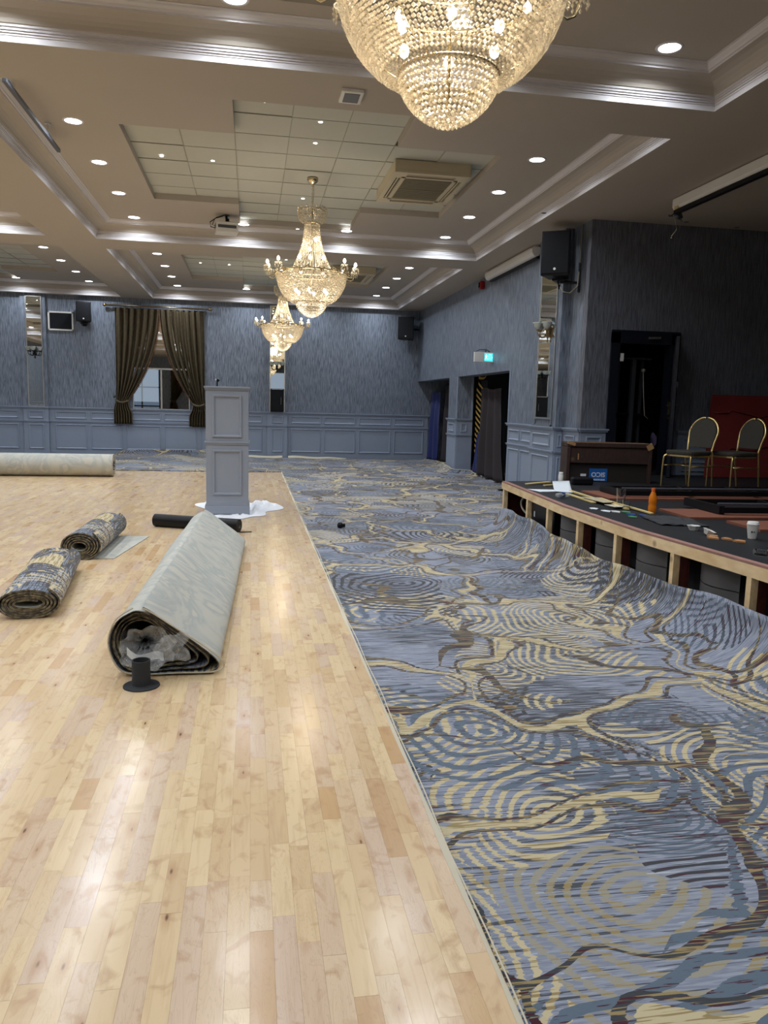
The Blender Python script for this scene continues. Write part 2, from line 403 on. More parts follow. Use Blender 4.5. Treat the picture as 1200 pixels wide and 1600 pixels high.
def backing_mat():
    m, t, b = nt('carpet_backing'); tc = N(t, 'ShaderNodeTexCoord')
    a = N(t, 'ShaderNodeTexNoise'); a.inputs['Scale'].default_value = 2.2; a.inputs['Detail'].default_value = 3; a.inputs['Distortion'].default_value = 2.5; L(t, tc.outputs['Object'], a.inputs['Vector'])
    f = N(t, 'ShaderNodeTexNoise'); f.inputs['Scale'].default_value = 90; L(t, tc.outputs['Object'], f.inputs['Vector'])
    c = mixc(t, ramp(t, a.outputs['Fac'], .4, .55), srgb(182, 182, 174), srgb(164, 168, 166))
    c = mixc(t, ramp(t, a.outputs['Fac'], .55, .62), c, srgb(186, 184, 174))
    L(t, c, b.inputs['Base Color']); b.inputs['Roughness'].default_value = .85; b.inputs['Specular IOR Level'].default_value = .2
    bp = N(t, 'ShaderNodeBump'); bp.inputs['Strength'].default_value = .25; bp.inputs['Distance'].default_value = .003; L(t, f.outputs['Fac'], bp.inputs['Height']); L(t, bp.outputs['Normal'], b.inputs['Normal'])
    return m
def rim_mat(name, a_, b_):
    m, t, b = nt(name); tc = N(t, 'ShaderNodeTexCoord')
    f = N(t, 'ShaderNodeTexNoise'); f.inputs['Scale'].default_value = 35; L(t, tc.outputs['Object'], f.inputs['Vector'])
    L(t, mixc(t, ramp(t, f.outputs['Fac'], .42, .6), a_, b_), b.inputs['Base Color']); b.inputs['Roughness'].default_value = .9
    return m
def timber_mat(name, c1, c2):
    m, t, b = nt(name); tc = N(t, 'ShaderNodeTexCoord'); mp = N(t, 'ShaderNodeMapping'); mp.inputs['Scale'].default_value = (30, 4, 12)
    L(t, tc.outputs['Object'], mp.inputs[0]); f = N(t, 'ShaderNodeTexNoise'); f.inputs['Scale'].default_value = 1; f.inputs['Detail'].default_value = 4; L(t, mp.outputs[0], f.inputs['Vector'])
    c = mixc(t, ramp(t, f.outputs['Fac'], .35, .7), c1, c2)
    v = N(t, 'ShaderNodeTexVoronoi'); v.inputs['Scale'].default_value = 5; L(t, tc.outputs['Object'], v.inputs['Vector'])
    c = mixc(t, math_n(t, 'MULTIPLY', math_n(t, 'SUBTRACT', 1.0, ramp(t, v.outputs['Distance'], .06, .16)), .6), c, srgb(110, 84, 58))
    L(t, c, b.inputs['Base Color']); b.inputs['Roughness'].default_value = .7; return m

MAT = {}
MAT['carpet'] = carpet_mat('patterned_carpet'); MAT['plank'] = wood_floor_mat('birch_plank', True); MAT['planks'] = wood_floor_mat('birch_planks', False)
MAT['paper'] = wallpaper_mat('textured_wallpaper', srgb(84, 93, 108), srgb(142, 153, 170))
MAT['paperd'] = wallpaper_mat('darker_wallpaper', srgb(78, 81, 91), srgb(122, 127, 140), .1)  # same streaked paper in darker tones, for the stage alcove walls
MAT['ceil'] = mat('ceiling_paint', srgb(170, 163, 154), .85, var=.03, vs_=1.5)
MAT['white'] = mat('cornice_gloss_white', srgb(202, 200, 204), .42)
MAT['tile'] = mat('ceiling_tile', srgb(182, 184, 176), .9, bump=.2, bs=120)
MAT['tbar'] = mat('tile_bar', srgb(150, 148, 136), .7)
MAT['dado'] = mat('grey_blue_dado_paint', srgb(140, 152, 172), .42)
MAT['lect'] = mat('grey_painted_board', srgb(140, 148, 162), .45)
MAT['black'] = mat('black_plastic', (.008, .008, .010), .4, spec=.22)
MAT['blackm'] = mat('black_metal', (.008, .008, .010), .35, spec=.22)
MAT['navy'] = mat('blue_black_gloss_door', (.008, .010, .018), .35)
MAT['deck'] = mat('black_stage_vinyl', (.016, .017, .020), .55, spec=.3, var=.25, vs_=3)
MAT['brass'] = mat('polished_brass', (.66, .55, .34), .25, 1.0)
MAT['oldbrass'] = mat('antique_brass', (.30, .22, .12), .35, 1.0)
MAT['gold'] = mat('gold_tube', (.72, .56, .25), .3, 1.0)
MAT['mirror'] = mat('mirror_glass', (.86, .9, .9), .01, 1.0)
MAT['alu'] = mat('brushed_alu', (.62, .63, .64), .35, 1.0)
MAT['gtube'] = mat('grey_tube', srgb(74, 78, 86), .45)
MAT['crystal'] = crystal_mat()
MAT['bulb'] = emis('lit_bulb', (1, .90, .74), 22)
MAT['disc'] = emis('lit_downlight', (.93, .96, 1), 14)
MAT['mini'] = emis('lit_spot', (1, .93, .82), 16)
MAT['teal'] = emis('lit_sign_panel', (.06, .62, .75), 1.6)
MAT['signw'] = emis('lit_sign_white', (.75, .95, 1), 1.9)
MAT['plastic'] = mat('white_plastic', srgb(214, 214, 212), .4)
MAT['cream'] = mat('cream_plastic', srgb(186, 176, 150), .45)
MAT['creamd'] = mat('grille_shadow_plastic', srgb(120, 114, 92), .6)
MAT['curtain'] = mat('bronze_curtain_cloth', srgb(78, 69, 52), .6, var=.35, vs_=14, spec=.3)
MAT['fringe'] = mat('bead_fringe', srgb(150, 96, 64), .5)
MAT['blue'] = mat('royal_blue_cloth', srgb(14, 30, 92), .8, sheen=.1)
MAT['brown'] = mat('dark_brown_cloth', srgb(44, 38, 42), .9)
MAT['gstripe'] = mat('gold_brocade', srgb(196, 162, 80), .5, .2)
MAT['backing'] = backing_mat()
MAT['rimd'] = rim_mat('cut_edge_dark', srgb(60, 54, 44), srgb(122, 112, 88))
MAT['riml'] = mat('pale_cut_edge', srgb(196, 190, 172), .9)
MAT['film'] = film_mat('clear_film', (.85, .88, .9), .28)
MAT['cloth'] = mat('white_cotton', srgb(226, 230, 238), .85, bump=.15, bs=90)
MAT['timber'] = timber_mat('raw_pine', srgb(238, 214, 172), srgb(212, 180, 132))
MAT['redtim'] = timber_mat('red_stained_board', srgb(96, 42, 34), srgb(70, 30, 24))
MAT['felt'] = mat('grey_board', srgb(104, 103, 104), .9, var=.12)
MAT['brownw'] = timber_mat('dark_brown_wood', srgb(58, 36, 30), srgb(40, 24, 20))
MAT['chip'] = mat('chipped_ply', srgb(160, 124, 84), .8)
MAT['terra'] = mat('reddish_brown_board', srgb(122, 74, 56), .7, var=.12)
MAT['maroon'] = mat('maroon_board', srgb(120, 42, 40), .6, var=.12, vs_=2)
MAT['olive'] = mat('dark_olive_fabric', srgb(50, 48, 42), .8, bump=.3, bs=200)
MAT['signblue'] = mat('blue_label', srgb(20, 92, 170), .5)
MAT['redp'] = mat('red_plastic', srgb(140, 24, 22), .4)
MAT['glass'] = mat('clear_glass', (.95, .97, .97), .03, trans=1.0, ior=1.45)
MAT['orange'] = mat('orange_juice', srgb(214, 120, 20), .25)
MAT['orangecap'] = mat('orange_cap', srgb(226, 110, 50), .4)
MAT['paperw'] = mat('white_paper', srgb(214, 222, 230), .8)
MAT['yel'] = mat('pale_yellow_wood', srgb(206, 186, 128), .7)
MAT['tan'] = mat('tan_card', srgb(170, 124, 84), .8)
MAT['bits'] = mat('coloured_bits', srgb(40, 70, 130), .5)
MAT['green'] = mat('green_bits', srgb(70, 130, 90), .5)
MAT['gcloth'] = mat('charcoal_cloth', srgb(48, 50, 54), .9)
MAT['frost'] = mat('frosted_glass_shade', srgb(206, 212, 208), .4, trans=.3)
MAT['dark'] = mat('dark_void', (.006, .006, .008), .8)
MAT['purple'] = mat('purple_cloth', srgb(44, 34, 62), .8)
MAT['cable'] = mat('cream_cable', srgb(190, 186, 170), .5)
MAT['pane'] = mat('window_pane', (.9, .95, 1), .02, trans=1.0, ior=1.1)
MAT['concrete'] = mat('subfloor', srgb(90, 86, 80), .9)
MAT['screen'] = mat('dark_mesh', (.008, .009, .012), .7, bump=.3, bs=300, spec=.2)
MAT['woodbase'] = mat('dark_joint_base', srgb(110, 84, 58), .8)  # dark wood base under the planks, seen in the joints

ZS, ZU, ZT = 4.09, 4.37, 4.45      # beam soffit, coffer ceiling, tile field
XW = 4.6                           # right wall
YF = 21.4                          # far wall
YA = 10.35                         # wall at the back of the stage
ZD = 0.6                           # stage deck

# ================================================================== FLOOR
fl = MB(); fl.box(-10.5, -7.2, -.25, 9.4, YF+.3, -.012)
floor = struct(fl.build('floor', MAT['concrete']))
base = MB(); base.box(-10.35, -7, -.012, .66, 16.86, -.0035)
base.build('batten_base', MAT['woodbase'], floor)
PWD = .0655
LENS = (.24, .31, .38, .46, .55)
plank_me = []
for ln in LENS:
    b = MB(); b.box(.0002, .0003, -.0035, PWD-.0002, ln-.0003, 0, 0, bottom=False); plank_me.append(b.mesh('plank', MAT['plank']))
near = []; rest = MB()
x = .655 - PWD; k = 0
rp = random.Random(3)
while x > -10.35:
    y = -7 - rp.random()*.4
    while y < 16.85:
        i = rp.randrange(5); ln = LENS[i]
        y1 = min(y+ln, 16.85)
        cx, cy = x+PWD/2, y+ln/2
        vis = cy > 1.62 and cx > -.355*cy - .60 and cx > -(.36*cy+.5)
        score = cy
        if vis and cy < 8 and y1 == y+ln: near.append((score, x, y, i, ln))
        else: rest.box(x+.0002, y+.0003, -.0035, x+PWD-.0002, y1-.0003, rp.uniform(-.0002, .0002), 0, bottom=False)
        y += ln
    x -= PWD
near.sort()
for q, (s_, x, y, i, ln) in enumerate(near):
    if q < 300: inst('plank', plank_me[i], floor, (x, y, rp.uniform(-.0002, .0002)))
    else: rest.box(x+.0002, y+.0003, -.0035, x+PWD-.0002, y+ln-.0003, rp.uniform(-.0002, .0002), 0, bottom=False)
stuff(rest.build('strip_planking', MAT['planks'], floor))

# ================================================================== WALLS
def wallbox(name, x0, y0, z0, x1, y1, z1, m='paper'):
    b = MB(); b.box(x0, y0, z0, x1, y1, z1); return struct(b.build(name, MAT[m]))
wall_far = wallbox('wall_far', -10.6, YF, -.1, 5.7, YF+.2, 4.5)
wall_left = wallbox('wall_left', -10.55, -7.2, -.1, -10.35, YF, 4.5)
# right wall with two draped openings: header plus solid piers
rw = MB()
rw.box(XW, YA+.15, 2.18, XW+.32, YF, 4.5)                 # header
rw.box(XW, YA+.15, -.1, XW+.32, 13.45, 2.18)             # solid part near stage
rw.box(XW, 17.05, -.1, XW+.32, 17.85, 2.18)                 # pier between openings
wall_right = struct(rw.build('wall_right', MAT['paper']))
mp = MB(); mp.box(XW-.13, 10.95, -.1, XW, 11.95, ZS); mp.build('mirror_pier', MAT['paper'], wall_right)
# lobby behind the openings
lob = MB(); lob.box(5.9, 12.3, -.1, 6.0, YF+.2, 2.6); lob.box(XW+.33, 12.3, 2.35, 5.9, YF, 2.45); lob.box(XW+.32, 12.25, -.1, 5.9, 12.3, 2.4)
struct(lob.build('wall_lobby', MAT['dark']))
# stage back wall with doorway
DX0, DX1, DZ1 = 5.0, 6.0, 2.6
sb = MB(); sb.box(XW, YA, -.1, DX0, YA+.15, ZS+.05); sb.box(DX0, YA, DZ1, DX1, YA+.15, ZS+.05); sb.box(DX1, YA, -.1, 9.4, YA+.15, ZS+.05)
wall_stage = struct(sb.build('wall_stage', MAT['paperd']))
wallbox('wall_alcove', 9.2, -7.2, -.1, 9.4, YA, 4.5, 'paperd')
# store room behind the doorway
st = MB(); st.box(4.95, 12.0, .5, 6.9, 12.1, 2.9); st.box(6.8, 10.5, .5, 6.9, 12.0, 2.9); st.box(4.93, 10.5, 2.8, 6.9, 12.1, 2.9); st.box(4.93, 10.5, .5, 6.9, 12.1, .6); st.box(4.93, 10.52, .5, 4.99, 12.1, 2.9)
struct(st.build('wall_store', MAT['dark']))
# rear wall, behind the camera, with glazed doors
rr = MB(); ops = [(-7.7, -5.5), (-2.3, -.1), (1.1, 3.3)]
xs = [-10.55] + [v for o in ops for v in o] + [9.4]
for i in range(0, len(xs), 2): rr.box(xs[i], -7.2, -.1, xs[i+1], -7, 4.5)
for a, b_ in ops: rr.box(a, -7.2, 3.4, b_, -7, 4.5)
wall_rear = struct(rr.build('wall_rear', MAT['paper']))
for n, (a, b_) in enumerate(ops):
    f = MB()
    for xx in (a, (a+b_)/2-.04, b_-.08): f.box(xx, -7.13, 0, xx+.08, -7.05, 3.4)
    for zz in (0, 1.05, 2.2, 3.32): f.box(a, -7.12, zz, b_, -7.06, zz+.08)
    d = struct(f.build('door_%d' % (n+2), MAT['navy']))
    g = MB(); g.box(a+.05, -7.1, .05, b_-.05, -7.09, 3.35); g.build('pane', MAT['pane'], d)

# ---- dado panelling
def dado(parent, o, d, length, nrm, panels, zb=0.0, low=True):
    """o: start point, d: unit run, nrm: unit normal into the room; panels: (s0, s1) spans"""
    o = Vector(o); d = Vector(d); nrm = Vector(nrm); up = Vector((0, 0, 1))
    def bx(mb, s0, s1, z0, z1, t0, t1, m=0):
        p = []
        for t in (t0, t1):
            for s_, z in ((s0, z0), (s1, z0), (s1, z1), (s0, z1)): p.append(mb.P(o + d*s_ + nrm*t + up*z))
        mb.F((p[0],p[1],p[2],p[3]), m); mb.F((p[4],p[7],p[6],p[5]), m)
        for k in range(4): mb.F((p[k], p[4+k], p[4+(k+1) % 4], p[(k+1) % 4]), m)
    b = MB(); bx(b, 0, length, zb, 1.22, -.002, .018)
    board = b.build('dado_board', MAT['dado'], parent)
    c = MB(); bx(c, -.02, length+.02, 1.2, 1.225, 0, .045); bx(c, -.03, length+.03, 1.225, 1.245, 0, .06)
    c.build('dado_cap', MAT['dado'], parent)
    r = MB(); bx(r, -.01, length+.01, .85, .87, 0, .035); bx(r, -.015, length+.015, .87, .885, 0, .045); r.build('mid_rail', MAT['dado'], parent)
    if zb < .05:
        k = MB(); bx(k, -.01, length+.01, 0, .10, 0, .03); bx(k, -.01, length+.01, .10, .115, 0, .024); k.build('skirting', MAT['dado'], parent)
    for (s0, s1) in panels:
        rows = [(.945, 1.135)]
        if low: rows.append((.16 if zb < .05 else zb+.05, .80))
        for z0, z1 in rows:
            f = MB(); prof = [(0, .018), (0, .030), (.010, .040), (.022, .036), (.030, .024), (.034, .018)]
            rings = []
            for off, t in prof:
                rings.append([f.P(o + d*s_ + nrm*t + up*z) for s_, z in ((s0+off, z0+off), (s1-off, z0+off), (s1-off, z1-off), (s0+off, z1-off))])
            for A, B in zip(rings, rings[1:]):
                for q in range(4): f.F((A[q], A[(q+1) % 4], B[(q+1) % 4], B[q]))
            f.build('panel_moulding', MAT['dado'], parent)
# far wall: main runs and three shallow piers
def far_run(x0, x1, pans, out=0.0):
    dado(wall_far, (x0, YF-out, 0), (1,0,0), x1-x0, (0,-1,0), [(a-x0, b-x0) for a, b in pans])
far_run(-10.35, -5.78, [(-10.2,-9.4),(-9.3,-8.5),(-8.4,-7.6),(-7.5,-6.7),(-6.6,-5.92)])
far_run(-5.17, .44, [(-5.02,-4.24),(-4.14,-3.35),(-3.25,-2.36),(-2.28,-1.43),(-1.33,-.55),(-.45,.30)])
far_run(.98, 4.93, [(1.08,1.90),(1.99,2.86),(2.96,3.86),(3.96,4.80)])
for (a, b_) in ((-5.78, -5.17), (.44, .98)):
    pm = MB(); pm.box(a, YF-.06, 0, b_, YF, ZS); pm.build('pier', MAT['paper'], wall_far)
    far_run(a, b_, [(a+.12, b_-.12)], .06)
# right wall
dado(wall_right, (XW, 13.45, 0), (0,-1,0), 1.5, (-1,0,0), [(.10,.66),(.74,1.28),(1.36,1.48)])
dado(wall_right, (XW-.13, 11.95, 0), (0,-1,0), 1.0, (-1,0,0), [(.14,.86)])
dado(wall_right, (XW-.13, 10.95, 0), (1,0,0), .13, (0,-1,0), [(.03,.10)])
dado(wall_right, (XW, 10.93, 0), (0,-1,0), .57, (-1,0,0), [(.12,.45)])
dado(wall_right, (XW, 17.85, 0), (0,-1,0), .8, (-1,0,0), [(.15,.65)], low=False)
dado(wall_right, (XW, 17.05, 0), (1,0,0), .32, (0,-1,0), [(.09,.23)], low=False)
dado(wall_stage, (XW, YA, 0), (1,0,0), .38, (0,-1,0), [(.08,.32)], zb=.6)
dado(wall_stage, (6.1, YA, 0), (1,0,0), 3.1, (0,-1,0), [(.08,.9),(1.0,1.9),(2.0,2.9)], zb=.6)
dado(wall_left, (-10.35, -7, 0), (0,1,0), 28.4, (1,0,0), [(.2+1.02*k, 1.1+1.02*k) for k in range(27)])
# white trim round the openings
tr = MB()
for yy in (13.45, 17.05): tr.box(XW-.012, yy-.0, 1.25, XW+.0, yy+.05, 2.18)
tr.box(XW+.32, 17.03, 0, XW+.36, 17.07, 2.18)
struct(tr.build('trim_1', MAT['dado']))

# ================================================================== CEILING
C = MB()
gx = [-10.35, -9.74, -3.29, -2.5, 3.95, 9.2]; gy = [-7, 0, 6.51, 7.22, 13.75, 14.62, 21.2, YF]
def hole(i, j): return i in (1, 3) and j in (1, 3, 5)
for i in range(5):
    for j in range(7):
        if not hole(i, j): C.quad((gx[i], gy[j], ZS), (gx[i], gy[j+1], ZS), (gx[i+1], gy[j+1], ZS), (gx[i+1], gy[j], ZS))
coffers = [(gx[i], gx[i+1], gy[j], gy[j+1]) for i in (1, 3) for j in (1, 3, 5)]
names = {(-9.74, 0): ('left near', 0), (-9.74, 7.22): ('left middle', 1), (-9.74, 14.62): ('left far', 2), (-2.5, 0): ('near', 3), (-2.5, 7.22): ('middle', 4), (-2.5, 14.62): ('far', 5)}
PROF = [(0,4.09,0),(0,4.135,0),(.006,4.135,0),(.006,4.150,0),(.016,4.150,0),(.010,4.156,0),(.010,4.168,0),(.020,4.168,0),(.014,4.174,0),(.014,4.188,0),(.026,4.190,0),(.026,4.205,0),
        (.036,4.210,1),(.046,4.238,1),(.066,4.262,1),(.10,4.285,1),(.15,4.300,1),(.20,4.305,1),
        (.20,4.320,0),(.215,4.322,0),(.222,4.335,0),(.240,4.350,0),(.246,4.362,0),(.262,4.364,0),(.262,4.37,0)]
TB = MB(); tile_me = None
b = MB(); b.box(.003, .003, 0, .607, .605, .012); tile_me = b.mesh('ceiling_tile', MAT['tile'])
TXS = [-1.38, -.78, -.18, .42, 1.02, 1.62, 2.23, 2.84]
ceiling_tiles = []
for ci, (x0, x1, y0, y1) in enumerate(coffers):
    cn = MB(); rings = []
    for o_, z, m_ in PROF: rings.append([cn.P(p) for p in ((x0+o_, y0+o_, z), (x1-o_, y0+o_, z), (x1-o_, y1-o_, z), (x0+o_, y1-o_, z))])
    for (A, B, pr) in zip(rings, rings[1:], PROF[1:]):
        for q in range(4): cn.F((A[q], A[(q+1) % 4], B[(q+1) % 4], B[q]), pr[2])
    struct(cn.build('trim_%d' % (ci+2), [MAT['white'], MAT['ceil']]))
    dx = x0+2.5; dy = y0-7.22; e = .262
    xs = [x0+e, -1.38+dx, -.18+dx, 1.62+dx, 2.84+dx, x1-e]; ys = [y0+e, 8.02+dy, 8.98+dy, 12.04+dy, 13.28+dy, y1-e]
    ish = lambda i, j: (i == 2 and 1 <= j <= 3) or (i in (1, 3) and j == 2)
    for i in range(5):
        for j in range(5):
            if not ish(i, j): C.quad((xs[i], ys[j], ZU), (xs[i], ys[j+1], ZU), (xs[i+1], ys[j+1], ZU), (xs[i+1], ys[j], ZU))
            else:
                for (ii, jj, p, q) in ((i-1, j, (xs[i], ys[j]), (xs[i], ys[j+1])), (i+1, j, (xs[i+1], ys[j+1]), (xs[i+1], ys[j])), (i, j-1, (xs[i+1], ys[j]), (xs[i], ys[j])), (i, j+1, (xs[i], ys[j+1]), (xs[i+1], ys[j+1]))):
                    if not ish(ii, jj): C.quad((p[0], p[1], ZU), (q[0], q[1], ZU), (q[0], q[1], ZT+.03), (p[0], p[1], ZT+.03))
    # tiles: rows of .61 in y
    rows = [7.97+.61*k for k in range(9)]
    for cx_ in range(7):
        for ry in rows:
            mid = ry+.3
            side = cx_ in (0, 1, 5, 6)
            if side and not (8.9 < mid < 12.1): continue
            tx, ty = TXS[cx_]+dx, ry+dy
            ylo = max(ty, (8.98 if side else 8.02)+dy); yhi = min(ty+.604, (12.04 if side else 13.28)+dy)
            if yhi-ylo < .05: continue
            ceiling_tiles.append((tx, ylo, TXS[cx_+1]-TXS[cx_], yhi-ylo))
    for k in (1, 2, 3, 4, 5, 6):
        side = k in (1, 6)
        TB.box(TXS[k]+dx-.004, (8.98 if side else 8.02)+dy, ZT-.004, TXS[k]+dx+.004, (12.04 if side else 13.28)+dy, ZT+.02)
    for ry in rows:
        if 8.02 < ry < 13.28:
            full = 8.98 < ry < 12.04
            TB.box((-1.38 if full else -.18)+dx, ry+dy-.003, ZT-.002, (2.84 if full else 1.62)+dx, ry+dy+.003, ZT+.02)
ceiling = struct(C.build('ceiling', MAT['ceil']))
TB.build('tile_bars', MAT['tbar'], ceiling)
rt = random.Random(4)
for tx, ty, wx_, wy_ in ceiling_tiles:
    o = inst('ceiling_tile', tile_me, ceiling, (tx, ty, ZT+rt.choice((0, .001, .002, .006))))
    o.scale = (wx_/.61, wy_/.608, 1)
# roof slab above so no sky shows
rf = MB(); rf.box(-10.5, -7.2, 4.55, 9.4, YF+.2, 4.7); struct(rf.build('ceiling_slab', MAT['ceil']))

# ================================================================== DOWNLIGHTS
ring_b = MB(); ring_b.lathe([(.084, 0), (.086, -.006), (.104, -.006), (.110, 0)], n=28); ring_me = ring_b.mesh('trim_ring', MAT['white'], True)
disc_b = MB(); disc_b.lathe([(0, -.004), (.085, -.003)], n=28); disc_me = disc_b.mesh('diffuser', MAT['disc'])
dl = bpy.data.lights.new('downlight_lamp', 'AREA'); dl.shape = 'DISK'; dl.size = .15; dl.energy = DOWN_W; dl.color = (.90, .95, 1.0); dl.spread = math.radians(150)
def downlight(x, y, label):
    r = thing('downlight', label, 'downlight', (x, y, ZU), group='lit downlights in the ceiling coffers')
    inst('trim_ring', ring_me, r); inst('diffuser', disc_me, r)
    inst('downlight_lamp', dl, r, (0, 0, -.012))
ORD = ['nearest the camera', 'second from the near end', 'third from the near end', 'second from the far end', 'nearest the far end']
BR = ['', 'left', 'right', '']
for (x0, x1, y0, y1) in coffers:
    cname = names[(x0, y0)][0]
    dx = x0+2.5; dy = y0-7.22
    ys = [7.58+dy, 9.0+dy, 10.42+dy, 11.85+dy, 13.32+dy]
    for k, yy in enumerate(ys):
        downlight(-1.84+dx, yy, 'lit round downlight, left row of the %s ceiling coffer, %s' % (cname, ORD[k]))
        downlight(3.27+dx, yy, 'lit round downlight, right row of the %s ceiling coffer, %s' % (cname, ORD[k]))
    for xx, side in ((-.12, 'left'), (1.57, 'right')):
        downlight(xx+dx, ys[0], 'lit round downlight, near edge of the %s ceiling coffer, %s of centre' % (cname, side))
        downlight(xx+dx, ys[4], 'lit round downlight, far edge of the %s ceiling coffer, %s of centre' % (cname, side))
mr = MB(); mr.lathe([(.020, 0), (.024, -.005), (.034, -.003), (.036, 0)], n=16); mr_me = mr.mesh('trim_ring', MAT['white'], True)
md = MB(); md.lathe([(0, -.006), (.023, -.004)], n=16); md_me = md.mesh('lens', MAT['mini'])
MINI = [(-1.08, 10.24, 'on the left tiles, outer one'), (-.47, 10.27, 'on the left tiles, inner one'), (.13, 8.2, 'on the front tile left of centre'), (.72, 8.62, 'on the centre tiles, front one'), (.72, 9.3, 'on the centre tiles, second from front'), (.74, 11.75, 'behind the middle chandelier stem')]
for dy, dx, cname in ((0, 0, 'middle'), (7.4, 0, 'far'), (7.4, -7.24, 'left far'), (-7.22, 0, 'near')):
    for (x, y, s_) in MINI:
        if cname == 'left far' and x < -.5: pass
        r = thing('mini_spotlight', 'tiny lit spotlight %s, %s coffer' % (s_, cname), 'spotlight', (x+dx, y+dy, ZT-.004), group='tiny spotlights among the ceiling tiles')
        inst('trim_ring', mr_me, r); inst('lens', md_me, r)
r = thing('mini_spotlight', 'tiny lit spotlight in the plaster at the far edge of middle coffer', 'spotlight', (.76, 13.4, ZU)); inst('trim_ring', mr_me, r); inst('lens', md_me, r)

# ================================================================== CHANDELIERS
def bead_octa(mb, p, r, h, rot, n=6):
    top = mb.P((p[0], p[1], p[2]+h)); bot = mb.P((p[0], p[1], p[2]-h))
    ring = [mb.P((p[0]+r*math.cos(rot+2*PI*k/n), p[1]+r*math.sin(rot+2*PI*k/n), p[2])) for k in range(n)]
    for k in range(n): mb.F((ring[k], ring[(k+1) % n], top)); mb.F((ring[(k+1) % n], ring[k], bot))
def chandelier(loc, label):
    root = thing('chandelier', label, 'chandelier', loc, group='crystal basket chandeliers in a line down the hall')
    rc = random.Random(1)
    b = MB(); b.lathe([(0, 0), (.072, 0), (.075, -.03), (.06, -.055), (.03, -.075), (.012, -.09), (0, -.09)], n=24); b.build('canopy', MAT['brass'], root, True)
    b = MB()
    for k in range(11):
        z = -.10-.026*k; a = (k % 2)*PI/2
        pts = [(.010*math.cos(q)*math.cos(a), .010*math.cos(q)*math.sin(a), z+.018*math.sin(q)) for q in [2*PI*i/8 for i in range(8)]]
        b.tube(pts, .003, 5, closed=True)
    b.tube([(.012, 0, -.08), (.02, 0, -.2), (.008, .01, -.3), (0, 0, -.40)], .003, 5)
    b.build('chain', MAT['brass'], root, True)
    # crown
    b = MB()
    for rr, z in ((.185, -.42), (.105, -.585)):
        b.tube([(rr*math.cos(q), rr*math.sin(q), z) for q in [2*PI*i/36 for i in range(36)]], .006, 5, closed=True)
    for k in range(6):
        a = 2*PI*k/6; b.tube([(0, 0, -.41), (.1*math.cos(a), .1*math.sin(a), -.39), (.185*math.cos(a), .185*math.sin(a), -.42)], .004, 5)
    b.tube([(0, 0, -.38), (0, 0, -1.75)], .008, 6)
    b.build('crown_frame', MAT['brass'], root, True)
    b = MB()
    for k in range(44):
        a = 2*PI*k/44
        for j in range(9):
            t_ = j/8; rr = .19*(1-t_)**.6*.5 + .19*.5*(1-t_)+.10*t_ ; rr = .105+(.195-.105)*math.sqrt(max(0, 1-t_*t_))
            bead_octa(b, (rr*math.cos(a), rr*math.sin(a), -.43-.15*t_), .0085, .010, rc.random())
    for k in range(44):
        a = 2*PI*(k+.5)/44
        for j in range(2): bead_octa(b, (.19*math.cos(a), .19*math.sin(a), -.40+.016*j), .0085, .010, rc.random())
    stuff(b.build('crown_beads', MAT['crystal'], root))
    # neck strings
    b = MB(); NS = 40
    for k in range(NS):
        a = 2*PI*k/NS
        for j in range(31):
            t_ = j/30; rr = .100+.175*t_**2.0
            bead_octa(b, (rr*math.cos(a), rr*math.sin(a), -.59-.60*t_), .0075+.0015*t_, .0105, rc.random())
    stuff(b.build('neck_strings', MAT['crystal'], root))
    # rim ring, scalloped rail
    b = MB()
    b.tube([(.47*math.cos(q), .47*math.sin(q), -1.225) for q in [2*PI*i/60 for i in range(60)]], .010, 6, closed=True)
    b.tube([(.275*math.cos(q), .275*math.sin(q), -1.195) for q in [2*PI*i/48 for i in range(48)]], .007, 6, closed=True)
    b.tube([((.50+.012*abs(math.sin(9*q)))*math.cos(q), (.50+.012*abs(math.sin(9*q)))*math.sin(q), -1.20-.035*abs(math.sin(9*q))) for q in [2*PI*i/180 for i in range(180)]], .008, 5, closed=True)
    for k in range(12):
        a = 2*PI*k/12; b.tube([(.275*math.cos(a), .275*math.sin(a), -1.195), (.47*math.cos(a), .47*math.sin(a), -1.225)], .006, 5)
    b.tube([(.205*math.cos(q), .205*math.sin(q), -1.60) for q in [2*PI*i/48 for i in range(48)]], .006, 6, closed=True)
    for k in range(8):
        a = 2*PI*k/8
        b.tube([(.46*math.cos(a)*math.cos(s_), .46*math.sin(a)*math.cos(s_), -1.25-.37*math.sin(s_)) for s_ in [i*.95/5 for i in range(6)]], .003, 4)
    b.build('rim_frame', MAT['brass'], root, True)
    # basket
    b = MB()
    for j in range(24):
        s_ = j/23*1.02; rr = .465*math.cos(s_)**.8; z = -1.245-.41*math.sin(s_)
        n = max(6, int(2*PI*rr/.0205))
        for k in range(n):
            a = 2*PI*(k+(j % 2)*.5)/n
            bead_octa(b, (rr*math.cos(a), rr*math.sin(a), z+rc.uniform(-.002, .002)), .0102, .0102, rc.random())
    stuff(b.build('basket_beads', MAT['crystal'], root))
    b = MB()
    for j in range(14):
        s_ = j/13*1.5; rr = .205*math.cos(s_)**1.25; z = -1.60-.20*math.sin(s_)**1.0
        n = max(1, int(2*PI*rr/.021))
        for k in range(n):
            a = 2*PI*(k+(j % 2)*.5)/n
            bead_octa(b, (rr*math.cos(a), rr*math.sin(a), z), .0100, .0100, rc.random())
    stuff(b.build('lower_basket_beads', MAT['crystal'], root))
    # fringe of larger oval drops just below the rim
    b = MB()
    for k in range(90):
        a = 2*PI*k/90
        for j in range(2): bead_octa(b, (.475*math.cos(a), .475*math.sin(a), -1.255-.024*j), .011, .014, rc.random())
    stuff(b.build('rim_drops', MAT['crystal'], root))
